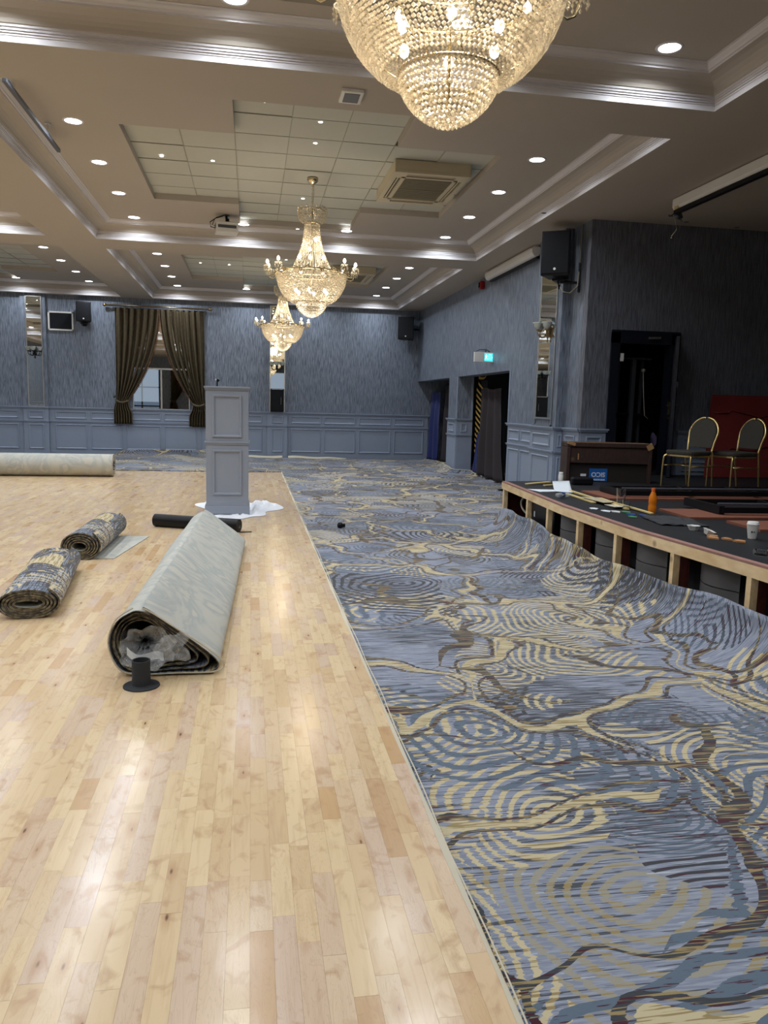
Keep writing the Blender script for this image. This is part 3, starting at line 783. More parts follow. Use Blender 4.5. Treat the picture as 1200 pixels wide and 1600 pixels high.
    # arms with dish, candle, bulb, drops
    ab = MB(); P = [(.47, -1.23), (.50, -1.27), (.545, -1.285), (.585, -1.265), (.60, -1.225), (.60, -1.19)]
    ab.tube([(r_, 0, z) for r_, z in P], .007, 6); ab.lathe([(.006, 0), (.022, .004), (.012, .012)], (.6, 0, -1.19), 10)
    arm_me = ab.mesh('arm', MAT['brass'], True)
    db = MB(); db.lathe([(.008, 0), (.040, .008), (.046, .022)], (.6, 0, -1.185), 16)
    for k in range(8):
        a = 2*PI*k/8
        for j in range(3): bead_octa(db, (.6+.044*math.cos(a), .044*math.sin(a), -1.18-.022*j), .008, .012, k)
    dish_me = db.mesh('crystal_dish', MAT['crystal'])
    cb = MB(); cb.lathe([(.010, 0), (.010, .035), (0, .036)], (.6, 0, -1.178), 10); can_me = cb.mesh('candle_tube', MAT['cream'], True)
    bb = MB(); bb.lathe([(0, 0), (.014, .010), (.020, .024), (.017, .040), (.006, .056), (0, .060)], (.6, 0, -1.145), 12); bulb_me = bb.mesh('bulb', MAT['bulb'], True)
    for k in range(12):
        a = 2*PI*(k+.35)/12
        A = inst('arm', arm_me, root, (0, 0, 0), (0, 0, a))
        inst('crystal_dish', dish_me, A); inst('candle_tube', can_me, A); inst('bulb', bulb_me, A)
    ib = MB(); ib.lathe([(0, -.03), (.016, -.018), (.021, 0), (.014, .022), (0, .03)], n=12); ib_me = ib.mesh('inner_bulb', MAT['bulb'], True)
    for k in range(6):
        a = 2*PI*k/6+.3; inst('inner_bulb', ib_me, root, (.22*math.cos(a), .22*math.sin(a), -1.46))
    for k in range(3):
        a = 2*PI*k/3; inst('inner_bulb', ib_me, root, (.05*math.cos(a), .05*math.sin(a), -.78-.12*k))
    for nm, z, e, rad in (('basket_lamp', -1.36, CH_W, .12), ('neck_lamp', -.9, CH_W*.25, .04), ('arm_lamp', -1.02, CH_W*.35, .15)):
        l = bpy.data.lights.new(nm, 'POINT'); l.energy = e; l.color = (1, .85, .64); l.shadow_soft_size = rad
        inst(nm, l, root, (0, 0, z))
    return root
ch = chandelier((.80, 3.30, ZT), 'nearest crystal chandelier, cut off by the top of the photo')
for y, lab in ((10.7, 'middle crystal chandelier hanging below the ceiling tiles'), (17.9, 'smallest, farthest crystal chandelier in front of the far wall mirror')):
    c = dup(ch); c.location = (.80 if y < 15 else .70, y, ZT); c['label'] = lab

# ================================================================== CARPET
def stage_x(y):
    pts = [(-7, 3.05), (1, 3.05), (4.05, 3.04), (5.4, 2.92), (6.86, 2.92), (9.18, 3.09)]
    for (a, xa), (b_, xb) in zip(pts, pts[1:]):
        if y <= b_: return xa+(xb-xa)*(y-a)/(b_-a)
    return pts[-1][1]
def sm(a, b_, x):
    t_ = min(1, max(0, (x-a)/(b_-a))); return t_*t_*(3-2*t_)
def edge_x(y):
    s_ = stage_x(min(y, 9.18)) - .035 + .012*math.sin(5.1*y) - .01*math.sin(11*y)
    return s_ + ((4.42 if y < 13.4 else 4.42+.1*sm(13.4, 13.8, y))-s_)*sm(9.15, 9.75, y)
def edge_x(y, base=edge_x):
    return base(y) + .40*sm(13.5, 13.65, y)*(1-sm(16.85, 17.0, y)) + .30*sm(17.9, 18.05, y)
def edge_h(y):
    h = .30 + .02*math.sin(1.7*y+1) + .012*math.sin(6*y)
    far = .02 + .13*math.exp(-((y-17.9)/1.1)**2) + .05*math.exp(-((y-20)/1.0)**2)
    return h*(1-sm(8.95, 9.5, y)) + far*sm(8.95, 9.5, y)
Xc0 = .662
cp = MB(); NY = 300; ys = [-6.8 + (YF-.13+6.8)*j/NY for j in range(NY+1)]
rows = []; TK = .011
for y in ys:
    xe, h = edge_x(y), edge_h(y); a = min(.42, h*1.5+.02); row = []
    x = Xc0; u = 0; NF = 14; 
    for i in range(NF+1):
        xx = Xc0 + (xe-a-Xc0)*i/NF
        z = TK + .004*noise.noise((xx*1.3, y*1.3, 0)) if 0 < i < NF else TK
        row.append((xx, z, xx))
    L0 = xe-a; u = L0; px_, pz_ = L0, TK
    for i in range(1, 13):
        q = PI/2*i/12
        wob = .05*noise.noise((y*2.2, i*.15, 3))*math.sin(q)
        xx = L0 + a*math.sin(q) - abs(wob)*1.0; z = TK + h*(1-math.cos(q))
        u += math.hypot(xx-px_, z-pz_); px_, pz_ = xx, z
        row.append((xx, z, u))
    rows.append(row)
ids = [[cp.P((p[0], y, p[1])) for p in row] for row, y in zip(rows, ys)]
for j in range(NY):
    for i in range(len(rows[0])-1):
        cp.F((ids[j][i], ids[j][i+1], ids[j+1][i+1], ids[j+1][i]), 0, [(rows[j][i][2], ys[j]), (rows[j][i+1][2], ys[j]), (rows[j+1][i+1][2], ys[j+1]), (rows[j+1][i][2], ys[j+1])])
# strip across the far end, left of the main width, turned up against the wall
def far_h(x): return .02 + .15*sm(-3.45, -3.3, x)*(1-sm(-1.1, -.95, x))
def fs(u, v):
    x = -10.3 + (Xc0+10.3)*u; h = far_h(x)
    if v < .75: y = 16.86 + (YF-.30-16.86)*v/.75; z = TK
    else:
        q = PI/2*(v-.75)/.25; y = YF-.30+.16*math.sin(q); z = TK+h*(1-math.cos(q))
    return (x, y, z)
cp.grid(60, 24, fs, 0, lambda u, v: (-10.3+(Xc0+10.3)*u, 16.86+4.6*v))
carpet = cp.build('fitted_carpet', MAT['carpet'], smooth=True)
tag(carpet, 'blue grey patterned carpet with cream swirls, curling up at the stage', 'carpet')
so = carpet.modifiers.new('thick', 'SOLIDIFY'); so.thickness = .008; so.offset = -1
eb = MB()
for j in range(120):
    y0_, y1_ = -7+23.86*j/120, -7+23.86*(j+1)/120
    w0 = .004*math.sin(j*1.3)+.003*math.sin(j*.37); w1 = .004*math.sin((j+1)*1.3)+.003*math.sin((j+1)*.37)
    eb.quad((Xc0-.012+w0, y0_, .001), (Xc0+.010+w0, y0_, .0135), (Xc0+.010+w1, y1_, .0135), (Xc0-.012+w1, y1_, .001))
eb.build('pale_edge', MAT['riml'], carpet)
# pale rim of the curled far right edge
rb = MB(); pts = []
for j, y in enumerate(ys):
    if 15.9 < y < 19.8: pts.append((rows[j][-1][0], y, rows[j][-1][1]+.004))
rb.tube(pts, .009, 5); rb.build('pale_edge', MAT['riml'], carpet)
ub = MB(); 
ub.grid(30, 3, lambda u, v: (-.40+1.25*u, 21.10+.16*v-.03*math.sin(u*9), .016+.05*v+.012*math.sin(7*u)), 0)
o = ub.build('underlay_strip', MAT['riml'], smooth=True); tag(o, 'beige underlay strip lying along the foot of the far wall, left piece', 'underlay'); so = o.modifiers.new('t', 'SOLIDIFY'); so.thickness = .006
ub = MB(); ub.grid(30, 3, lambda u, v: (1.0+1.6*u, 21.08+.16*v, .016+.055*v*(1-u*.7)+.008*math.sin(11*u)), 0)
o = ub.build('underlay_strip', MAT['riml'], smooth=True); tag(o, 'beige underlay strip along the far wall, right of the mirror pier', 'underlay'); so = o.modifiers.new('t', 'SOLIDIFY'); so.thickness = .006

# ================================================================== CARPET ROLLS
def cat_closed(pts, f):
    n = len(pts); x = (f % 1.0)*n; i = int(x); t_ = x-i
    p0, p1, p2, p3 = [Vector(pts[(i+k) % n]) for k in (-1, 0, 1, 2)]
    return .5*((2*p1)+(p2-p0)*t_+(2*p0-5*p1+4*p2-p3)*t_*t_+(3*p1-p0-3*p2+p3)*t_**3)
def roll(root, outline, inner_c, inner_r, turns, thick, length, mats, pw=1.0, steps=56, start=0.0, shear=0.0, twist=0.0, name='rolled_sheet', flat=1.0, ny=10, lift=.012):
    """outline: closed (x,z) points; axis along +Y; first mat outside, second inside, third cut edge"""
    T = int(turns*steps); P = []
    n = len(outline)
    for k in range(T+1):
        s_ = k/steps; w_ = (s_/turns)**pw
        a = cat_closed(outline, s_+start)
        c = Vector(inner_c); d = (a-c).normalized(); d = Vector((d.x, d.y*flat)); inn = c + d*inner_r
        p = a.lerp(inn, w_)
        if s_ < .14: p = p + (a-c).normalized()*lift*(1-s_/.14)
        P.append(p)
    Nn = []
    for k in range(T+1):
        d = (P[min(k+1, T)]-P[max(k-1, 0)]).normalized(); nn = Vector((d.y, -d.x)); c = Vector(inner_c)
        if nn.dot(P[k]-c) < 0 : nn = -nn
        Nn.append(nn)
    arc = [0]
    for k in range(T): arc.append(arc[-1]+(P[k+1]-P[k]).length)
    b = MB()
    def V(k, out, yy):
        p = P[k]+Nn[k]*(thick if out else 0)
        wob = 1 + .012*math.sin(yy*2.3+k/steps*3)
        return (p.x*wob+shear*yy, yy + twist*(k/steps)*.02, max(.002, p.y))
    O = [[b.P(V(k, 1, length*j/ny)) for j in range(ny+1)] for k in range(T+1)]
    I = [[b.P(V(k, 0, length*j/ny)) for j in range(ny+1)] for k in range(T+1)]
    for k in range(T):
        for j in range(ny):
            uv = [(arc[k], length*j/ny), (arc[k+1], length*j/ny), (arc[k+1], length*(j+1)/ny), (arc[k], length*(j+1)/ny)]
            uv = [(q[1]+2.2, q[0]+5) for q in uv]
            b.F((O[k][j], O[k+1][j], O[k+1][j+1], O[k][j+1]), 0, uv)
            b.F((I[k][j], I[k][j+1], I[k+1][j+1], I[k+1][j]), 1, [uv[0], uv[3], uv[2], uv[1]])
        b.F((O[k][0], I[k][0], I[k+1][0], O[k+1][0]), 2); b.F((O[k][ny], O[k+1][ny], I[k+1][ny], I[k][ny]), 2)
    for j in range(ny): b.F((O[0][j], O[0][j+1], I[0][j+1], I[0][j]), 2); b.F((O[T][j], I[T][j], I[T][j+1], O[T][j+1]), 2)
    o = b.build(name, mats, root); smooth_by_angle(o, 50); return o
# big roll, backing outwards
rootA = thing('carpet_roll', 'largest carpet roll, grey backing outward, beside the black pipe collar', 'carpet roll', (0, 4.2, 0))
outl = [(-.575, .375), (-.41, .265), (-.245, .145), (-.155, .055), (-.20, .008), (-.40, .006), (-.60, .006), (-.70, .04), (-.752, .17), (-.725, .29), (-.66, .355)]
roll(rootA, outl[::1], (-.60, .185), .105, 6.4, .0055, 3.85, [MAT['backing'], MAT['carpet'], MAT['rimd']], pw=.9, shear=.03, steps=66, ny=12, twist=.6)
rim = MB(); pts = [(cat_closed(outl, k/66).x + (cat_closed(outl, k/66).x+.6)*.02, -.002, cat_closed(outl, k/66).y+.010) for k in range(0, 64)]
rim.tube([(p[0], p[1], max(.006, p[2])) for p in pts], .0045, 5); rim.build('pale_cut_edge', MAT['riml'], rootA)
pf = MB(); rw_ = random.Random(5)
def pfn(u, v):
    a = 2*PI*u; r = .012+.115*v; r *= 1+.28*noise.noise((math.cos(a)*2.5, math.sin(a)*2.5, v*2))
    return (-.575+r*math.cos(a)*1.15+.03*v, .10*(1-v)**1.5-.05*v+.05*noise.noise((math.cos(a)*5, math.sin(a)*5, v*4)), max(.03, .175+r*math.sin(a)*.95))
pf.grid(56, 8, pfn); pf.build('crumpled_plastic_film', MAT['film'], rootA, True)
p2 = MB()
def pfn2(u, v):
    return (-.50+.16*u+.02*math.sin(9*v), -.035+.05*noise.noise((u*5, v*5, 9)), .22-.12*v+.05*u*(1-v)+.03*noise.noise((u*4, v*4, 2)))
p2.grid(12, 12, pfn2); p2.build('crumpled_plastic_film', MAT['film'], rootA, True)
tb = MB(); tb.grid(8, 5, lambda u, v: (-.655+.19*u, -.03-.02*math.sin(u*6), .135-.06*u+.045*v-.02*math.sin(5*u)), 0); tb.build('paper_tag', MAT['paperw'], rootA, True)
tb = MB(); tb.tube([(-.58, .05, .175), (-.58, .9, .175)], .035, 14, cap=False); tb.build('core_tube', MAT['gcloth'], rootA, True)
# two small rolls, pattern outwards
def oval(cx, cz, rx, rz, n=12): return [(cx+rx*math.cos(PI/2-2*PI*k/n), max(.006, cz+rz*math.sin(PI/2-2*PI*k/n))) for k in range(n)]
rB = thing('carpet_roll', 'small flattened carpet roll, pattern outward, at the left edge', 'carpet roll', (-1.49, 5.42, 0), .115)
roll(rB, oval(0, .106, .195, .10), (0, .105), .075, 5.0, .013, 1.55, [MAT['carpet'], MAT['backing'], MAT['rimd']], flat=.22, start=.1, ny=5, lift=.014)
rC = thing('carpet_roll', 'small round carpet roll lying on its own pale flap', 'carpet roll', (-1.56, 7.42, 0), .0)
roll(rC, oval(0, .135, .175, .13), (-.01, .12), .05, 5.5, .012, 1.35, [MAT['carpet'], MAT['backing'], MAT['rimd']], flat=.6, start=.1, ny=5, shear=.02, lift=.006)
fb = MB(); fb.prism([(.0, .05), (.29, .03), (.46, 1.25), (.1, 1.28)], .001, .009, 0)
fb.build('loose_flap', MAT['backing'], rC)
# long roll by the far wall
rD = thing('carpet_roll', 'long carpet roll lying across the floor before the far wall', 'carpet roll', (-2.62, 15.62, 0), PI/2)
roll(rD, oval(0, .222, .235, .215), (0, .22), .09, 4.0, .012, 5.5, [MAT['backing'], MAT['carpet'], MAT['riml']], ny=6, start=.4, lift=.0)
rE = thing('carpet_roll', 'dark patterned roll end at the left edge, before the long roll', 'carpet roll', (-4.85, 15.05, 0), PI/2)
roll(rE, oval(0, .15, .16, .145), (0, .15), .05, 3.0, .012, 1.6, [MAT['carpet'], MAT['backing'], MAT['rimd']], ny=3)
# dark roll of sheeting
rF = thing('plastic_sheet_roll', 'slim black sheeting roll behind the largest carpet roll', 'roll')
a = Vector((-1.12, 9.42, .077)); e_ = Vector((-.13, 8.98, .077)); dv = (e_-a).normalized()
b = MB(); b.tube([a, e_], .076, 28, cap=False)
side = dv.cross(Vector((0,0,1))); 
for pt in (a, e_):
    for r0, r1 in ((.076, .05), (.05, .036)):
        ring = []
        for k in range(28):
            q = 2*PI*k/28; d_ = side*math.cos(q)+Vector((0,0,1))*math.sin(q); ring.append((b.P(pt+d_*r0), b.P(pt+d_*r1+dv*(.0))))
        for k in range(28): b.F((ring[k][0], ring[(k+1) % 28][0], ring[(k+1) % 28][1], ring[k][1]))
o = b.build('black_sheet', MAT['black'], rF); smooth_by_angle(o)
b = MB(); b.tube([a-dv*.002, e_+dv*.003], .036, 20, cap=False); b.tube([a, e_], .030, 20, cap=False); b.build('cardboard_core', MAT['felt'], rF, True)
b = MB(); b.obox((-.06, 8.97, .004), (.14, .05, .004), .2); b.build('loose_end', MAT['black'], rF)
# pipe collar
b = MB(); b.lathe([(.036, .006), (.093, .006), (.094, .001), (.030, .0), ], n=40); b.lathe([(.058, .006), (.050, .012), (.047, .05), (.047, .142), (.041, .142), (.041, .008), (0, .008)], n=40)
o = b.build('pipe_collar', MAT['gcloth'], loc=(-.567, 4.06, 0)); smooth_by_angle(o); tag(o, 'black flanged pipe collar standing in front of the largest roll', 'pipe collar')
# small black knob on the carpet
b = MB(); b.lathe([(0, 0), (.025, 0), (.034, .015), (.034, .045), (.022, .065), (0, .07)], n=20); b.obox((.03, 0, .03), (.05, .045, .04), .4)
o = b.build('door_stop', MAT['black'], loc=(1.07, 9.2, .012)); tag(o, 'small black knob lying alone on the carpet', 'knob')

# ================================================================== LECTERN
lec = thing('lectern', 'tall grey panelled lectern standing on the white sheet', 'lectern', (-.305, 10.35, 0))
def panel_frame(mb, x0, x1, z0, z1, y):
    prof = [(0, 0), (0, -.014), (.012, -.024), (.028, -.018), (.034, -.006), (.038, 0)]; rings = []
    for off, t_ in prof: rings.append([mb.P(p) for p in ((x0+off, y+t_, z0+off), (x1-off, y+t_, z0+off), (x1-off, y+t_, z1-off), (x0+off, y+t_, z1-off))])
    for A, B in zip(rings, rings[1:]):
        for q in range(4): mb.F((A[q], A[(q+1) % 4], B[(q+1) % 4], B[q]))
zl = .014
b = MB(); b.box(-.275, 0, zl, .275, .5, 1.66); b.build('body', MAT['lect'], lec, bevel=.004)
b = MB(); b.box(-.292, -.018, zl, .292, .518, .13); b.box(-.286, -.012, .13, .286, .512, .15); b.build('plinth', MAT['lect'], lec, bevel=.005)
b = MB(); b.box(-.292, -.022, .955, .292, .52, .975); b.box(-.284, -.014, .935, .284, .51, .955); b.build('middle_rail', MAT['lect'], lec, bevel=.004)
b = MB(); b.box(-.297, -.026, 1.665, .297, .524, 1.69); b.box(-.288, -.016, 1.645, .288, .516, 1.665); b.build('top_board', MAT['lect'], lec, bevel=.004)
for z0, z1 in ((1.03, 1.585), (.27, .87)):
    b = MB(); panel_frame(b, -.19, .19, z0, z1, 0); b.build('panel_moulding', MAT['lect'], lec)
mc = thing('microphone_stub', 'small dark fitting standing on top of the lectern', 'fitting', (-.44, 10.55, 1.69))
b = MB(); b.tube([(0, 0, 0), (0, 0, .05), (.005, 0, .07)], .008, 8); b.obox((.008, 0, .082), (.035, .03, .026), .3, ry=.4); b.build('stem', MAT['black'], mc)
b = MB(); b.obox((-.016, 0, .09), (.018, .02, .022), .1); b.build('white_clip', MAT['plastic'], mc)
# white dust sheet
b = MB(); RR = random.Random(8)
def shape(a): return (1+.16*math.sin(3*a+1)+.10*math.sin(5*a)+.06*math.sin(9*a+2))
def cl(u, v):
    a = 2*PI*u; r = v*shape(a); x = -.20+.55*r*math.cos(a); y = 10.98+1.0*r*math.sin(a)
    under = max(0, 1-max(abs(x+.305)/.36, abs(y-10.6)/.34)) 
    k = sm(0, .12, under)
    z = .005+(1-k)*((.11 if x > .02 else .05)*abs(noise.noise((x*6.5, y*4.5, 1)))+.05*abs(noise.noise((x*15, y*11, 4))))*(1-v**6)
    if k > .5: z = .004
    return (x, y, z)
b.grid(110, 34, cl); cloth = b.build('dust_sheet', MAT['cloth'], smooth=True); tag(cloth, 'crumpled white sheet spread on the floor under the lectern', 'sheet')

# ================================================================== FAR WALL FITTINGS
def mirror_panel(name, label, x0, x1, z0, z1, y):
    r = thing(name, label, 'mirror', ((x0+x1)/2, y, z0)); w_ = (x1-x0)/2; h_ = z1-z0
    b = MB(); b.box(-w_, -.008, 0, w_, 0, h_); b.build('mirror_glass', MAT['mirror'], r)
    b = MB()
    for s_ in (-1, 1): b.box(s_*w_-.012, -.014, -.01, s_*w_+.012, 0, h_+.01)
    b.box(-w_, -.014, -.012, w_, 0, .008); b.box(-w_, -.014, h_-.008, w_, 0, h_+.012)
    b.build('edge_strip', MAT['alu'], r); return r
mirror_panel('wall_mirror', 'narrow tall mirror strip on the far wall, left end', -5.64, -5.27, 1.25, 4.02, YF-.065)
mirror_panel('wall_mirror', 'narrow mirror strip on the far wall behind the smallest chandelier', .51, .90, 1.25, 4.05, YF-.065)
wm = mirror_panel('wall_mirror', 'wide mirror framed by the bronze curtains', -3.05, -1.62, 1.25, 3.7, YF-.03)
b = MB(); b.box(-.02, -.03, 0, .02, -.008, 1.05); b.box(-.72, -.03, 1.03, .72, -.008, 1.07); b.build('glazing_bar', MAT['alu'], wm)
# curtains
def curtain(label, side, xo, xi, loc_y, top, tie_z, bot):
    """xo: outer edge x, xi: inner edge x at top"""
    r = thing('curtain', label, 'curtain', (xo, loc_y, bot)); W = xi-xo
    b = MB()
    def w_at(z):
        t_ = (top-z)/(top-tie_z)
        if t_ <= 1: return 1-(1-.26)*(t_**2.1)
        return .26+.16*min(1, (tie_z-z)/.3)
    def off_at(z):
        t_ = (top-z)/(top-tie_z); return -.0 if t_ <= 1 else -.06*min(1, (tie_z-z)/.2)
    def fn(u, v):
        z = top-(top-bot)*v; w_ = w_at(z); amp = .045+.02*math.sin(3*v)
        pinch = math.exp(-((z-tie_z)/.12)**2); amp *= 1-.65*pinch
        ph = 2*PI*7*u+.5*math.sin(4*v)
        drop = .10*u*sm(.6, 1.0, v)
        return (W*(u*w_+off_at(z)), -.07+amp*math.sin(ph)+.012*math.sin(ph*2.3+v*5), z-bot+drop*0)
    b.grid(110, 46, fn); cu = b.build('drape', MAT['curtain'], r, True)
    s2 = cu.modifiers.new('t', 'SOLIDIFY'); s2.thickness = .005
    b = MB(); zz = [tie_z+(top-tie_z)*k/60 for k in range(61)]
    for z in zz:
        w_ = w_at(z); x = W*w_; bead_octa(b, (x+.01*(1 if W > 0 else -1), -.10, z-bot), .014, .018, z*9, 5)
    stuff(b.build('bead_fringe', MAT['fringe'], r))
    b = MB(); pts = [(W*(.27*k/10), -.14-.04*math.sin(PI*k/10), tie_z-bot-.05*math.sin(PI*k/10)) for k in range(11)]
    b.tube(pts, .028, 8); b.lathe([(0, 0), (.03, .02), (.04, .05), (.02, .08)], (W*-.04, -.1, tie_z-bot+.06), 10); b.build('tieback', MAT['curtain'], r, True)
    return r
curtain('left bronze curtain tied back on the far wall', -1, -3.47, -2.36, YF-.03, 3.83, 1.45, .84)
curtain('right bronze curtain tied back beside the lectern', 1, -1.22, -2.34, YF-.03, 3.83, 1.40, .80)
cA = curtain('left bronze curtain on the wall behind the camera', -1, .56, -.55, 0, 3.83, 1.45, .84)
cA.location = (-5.4+.56, -6.85, .84); cA.rotation_euler = (0, 0, PI)
cB = curtain('right bronze curtain on the wall behind the camera', 1, -.56, .56, 0, 3.83, 1.45, .84)
cB.location = (-7.6, -6.85, .84); cB.rotation_euler = (0, 0, PI)
rod = thing('curtain_rod', 'brass curtain rod above the bronze curtains', 'curtain rod', (-2.38, YF-.12, 3.88))
b = MB(); b.tube([(-1.28, 0, 0), (1.28, 0, 0)], .022, 12); b.build('pole', MAT['oldbrass'], rod, True)
for s_ in (-1, 1):
    b = MB(); b.M = Matrix.Translation((s_*1.28, 0, 0)) @ Matrix.Rotation(s_*PI/2, 4, 'Y'); b.lathe([(.022, 0), (.035, .01), (.045, .05), (.03, .09), (0, .1)], n=14); b.build('finial', MAT['oldbrass'], rod, True)
    b = MB(); b.tube([(s_*1.15, 0, 0), (s_*1.15, .10, -.02)], .012, 8); b.build('bracket', MAT['oldbrass'], rod)
# black screen panel
vp = thing('wall_panel', 'dark rectangular screen in a white frame on the far wall', 'wall panel', (-4.81, YF, 3.43))
b = MB(); b.box(-.27, -.03, -.20, .27, 0, .20); b.build('screen', MAT['screen'], vp)
b = MB()
for q in ((-.31,-.24,.31,-.20), (-.31,.20,.31,.24), (-.31,-.24,-.27,.24), (.27,-.24,.31,.24)): b.box(q[0], -.045, q[1], q[2], 0, q[3])
b.build('frame', MAT['plastic'], vp, bevel=.004)
# speakers
def speaker(label, loc, rz, w_, d_, h_, tilt=0.0):
    r = thing('loudspeaker', label, 'loudspeaker', loc, rz); r.rotation_euler = (tilt, 0, rz)
    b = MB(); poly = [(-w_/2, -d_/2), (w_/2, -d_/2), (w_*.36, d_/2), (-w_*.36, d_/2)]; b.prism(poly, -h_/2, h_/2)
    b.build('cabinet', MAT['black'], r, bevel=.012)
    b = MB(); b.box(-w_*.46, -d_/2-.012, -h_*.46, w_*.46, -d_/2, h_*.46); b.build('grille', MAT['screen'], r, bevel=.01)
    b = MB(); b.lathe([(0, 0), (.018, 0), (.018, .004), (0, .005)], n=16)
    for i_, v_ in enumerate(b.v): b.v[i_] = (v_[0], -d_/2-.013-v_[2], -h_*.36+v_[1])
    b.build('badge', MAT['plastic'], r)
    return r
s1 = speaker('black loudspeaker on the wall left of the bronze curtains', (-4.19, 21.12, 3.66), .12, .36, .30, .50)
b = MB(); b.box(-.05, .10, -.34, .05, .25, -.2); b.box(-.09, -.05, -.30, .09, .22, -.27); b.build('bracket', MAT['blackm'], s1)
s2 = speaker('black loudspeaker high in the far right corner of the hall', (4.18, 21.05, 3.58), -.35, .44, .36, .60)
b = MB(); b.tube([(.1, .15, 0), (.3, .25, 0)], .025, 8); b.build('bracket', MAT['blackm'], s2)
s3 = speaker('black loudspeaker on a wall bracket above the glass wall lamp', (4.27, 10.72, 3.66), -.55, .40, .38, .60, .0)
b = MB(); b.beam((.02, -.02, -.33), (.05, .30, -.33), .16, .03); b.tube([(.04, .1, -.345), (.3, .12, -.37)], .02, 8); b.box(.29, .08, -.5, .315, .18, -.1); b.build('bracket', MAT['blackm'], s3)
b = MB(); b.tube([(.30, .12, .5), (.30, .11, -.1), (.29, .05, -.42), (.2, 0, -.52), (.1, 0, -.50), (.02, .05, -.38), (.02, .12, -.28)], .009, 6); b.tube([(.0, .05, -.3), (.04, .02, -.46), (.05, .02, -.4)], .01, 6, m=1)
b.build('cable', [MAT['cable'], MAT['black']], s3, True)

# ================================================================== RIGHT WALL FITTINGS
r = thing('wall_mirror', 'narrow mirror strip on the right wall behind the glass wall lamp', 'mirror', (XW-.135, 11.45, 1.25))
b = MB(); b.box(-.008, -.33, .12, 0, .33, 2.84); b.build('mirror_glass', MAT['mirror'], r)
b = MB(); b.box(-.014, -.35, 0, 0, -.32, 2.84); b.box(-.014, .32, 0, 0, .35, 2.84); b.box(-.014, -.35, .0, 0, .35, .02); b.box(-.016, -.33, .10, 0, .33, .13); b.build('edge_strip', MAT['alu'], r)
def sconce(label, loc, rz, mats):
    r = thing('wall_lamp', label, 'wall lamp', loc, rz)   # wall behind at +Y
    b = MB(); b.lathe([(0, -.09), (.02, -.08), (.035, -.05), (.028, 0), (.04, .05), (.02, .08), (0, .1)], (0, -.02, 0), 14); b.lathe([(0, -.16), (.012, -.14), (.006, -.11), (.014, -.09)], (0, -.02, 0), 10)
    b.build('backplate', mats[0], r, True)
    for k, a in enumerate((-1, 0, 1)):
        b = MB(); d = Vector((math.sin(a*1.15), -math.cos(a*1.15), 0))
        b.tube([Vector((0, -.03, 0))+d*q+Vector((0, 0, z)) for q, z in ((0, -.02), (.05, -.075), (.11, -.08), (.15, -.03), (.15, .02))], .009, 8)
        b.lathe([(.008, 0), (.03, .01), (.022, .03)], Vector((0, -.03, .01))+d*.15, 12); A = b.build('arm', mats[0], r, True)
        b = MB(); b.lathe([(.022, 0), (.045, .02), (.06, .05), (.066, .08), (.082, .10), (.078, .10), (.058, .075), (.02, .01)], Vector((0, -.03, .035))+d*.15, 20); b.build('shade', mats[1], A, True)
    return r
sconce('three arm wall lamp with frosted glass shades on the right wall mirror', (XW-.15, 11.35, 2.66), -PI/2, (MAT['oldbrass'], MAT['frost']))
sconce('dark three arm wall lamp on the far mirror below the smallest chandelier', (.69, YF-.08, 2.45), 0, (MAT['blackm'], MAT['frost']))
sconce('dark three arm wall lamp on the left end mirror strip', (-5.45, YF-.08, 2.62), 0, (MAT['blackm'], MAT['frost']))
bx_ = thing('black_cabinet', 'black box mounted at the foot of the centre mirror strip', 'box', (.70, YF-.09, 1.25))
b = MB(); b.box(-.18, -.10, .0, .18, 0, .62); b.build('cabinet', MAT['black'], bx_, bevel=.008)
b = MB(); b.box(-.14, -.108, .05, .14, -.10, .56); b.build('front_panel', MAT['screen'], bx_)
b = MB(); b.box(-.15, -.115, .595, .15, -.10, .61, 0); b.box(.10, -.115, .2, .105, -.108, .4); b.build('bright_strip', MAT['alu'], bx_)
# exit sign
ex = thing('exit_sign', 'lit green exit sign projecting from the right wall', 'exit sign', (4.42, 14.55, 2.37))
b = MB(); b.box(-.20, -.02, 0, .20, .04, .19); b.build('housing', MAT['plastic'], ex, bevel=.006)
b = MB(); b.box(.0, -.024, .02, .165, -.02, .17); b.build('lit_panel', MAT['teal'], ex)
b = MB()   # running figure, door and arrow
fig = [(.05, .15), ]
b.M = Matrix.Translation((0, -.026, 0))
def flatq(pts): b.F([b.P((x, 0, z)) for x, z in pts])
flatq([(.030,.140),(.042,.140),(.042,.152),(.030,.152)]); flatq([(.022,.090),(.040,.092),(.046,.132),(.030,.134)])
flatq([(.022,.092),(.012,.060),(.002,.056),(.004,.050),(.018,.052),(.034,.090)]); flatq([(.034,.092),(.050,.070),(.046,.045),(.053,.045),(.058,.074),(.042,.096)])
flatq([(.044,.128),(.062,.112),(.060,.106),(.042,.118)]); flatq([(.030,.130),(.014,.118),(.012,.104),(.018,.104),(.020,.114),(.032,.122)])
flatq([(.085,.045),(.090,.045),(.090,.150),(.085,.150)]); flatq([(.085,.145),(.130,.145),(.130,.150),(.085,.150)]); flatq([(.125,.045),(.130,.045),(.130,.150),(.125,.150)])
flatq([(.138,.095),(.150,.110),(.150,.080)]); b.build('pictogram', MAT['signw'], ex)
b = MB(); b.box(-.165, -.024, .03, -.01, -.02, .16); b.build('pale_panel', MAT['plastic'], ex)
b = MB(); b.tube([(-.18, .01, .19), (-.10, .01, .235), (.05, .01, .235), (.12, .01, .19)], .010, 6); b.tube([(.03, .01, .19), (.03, .01, .25)], .012, 6); b.build('bracket', MAT['gtube'], ex, True)
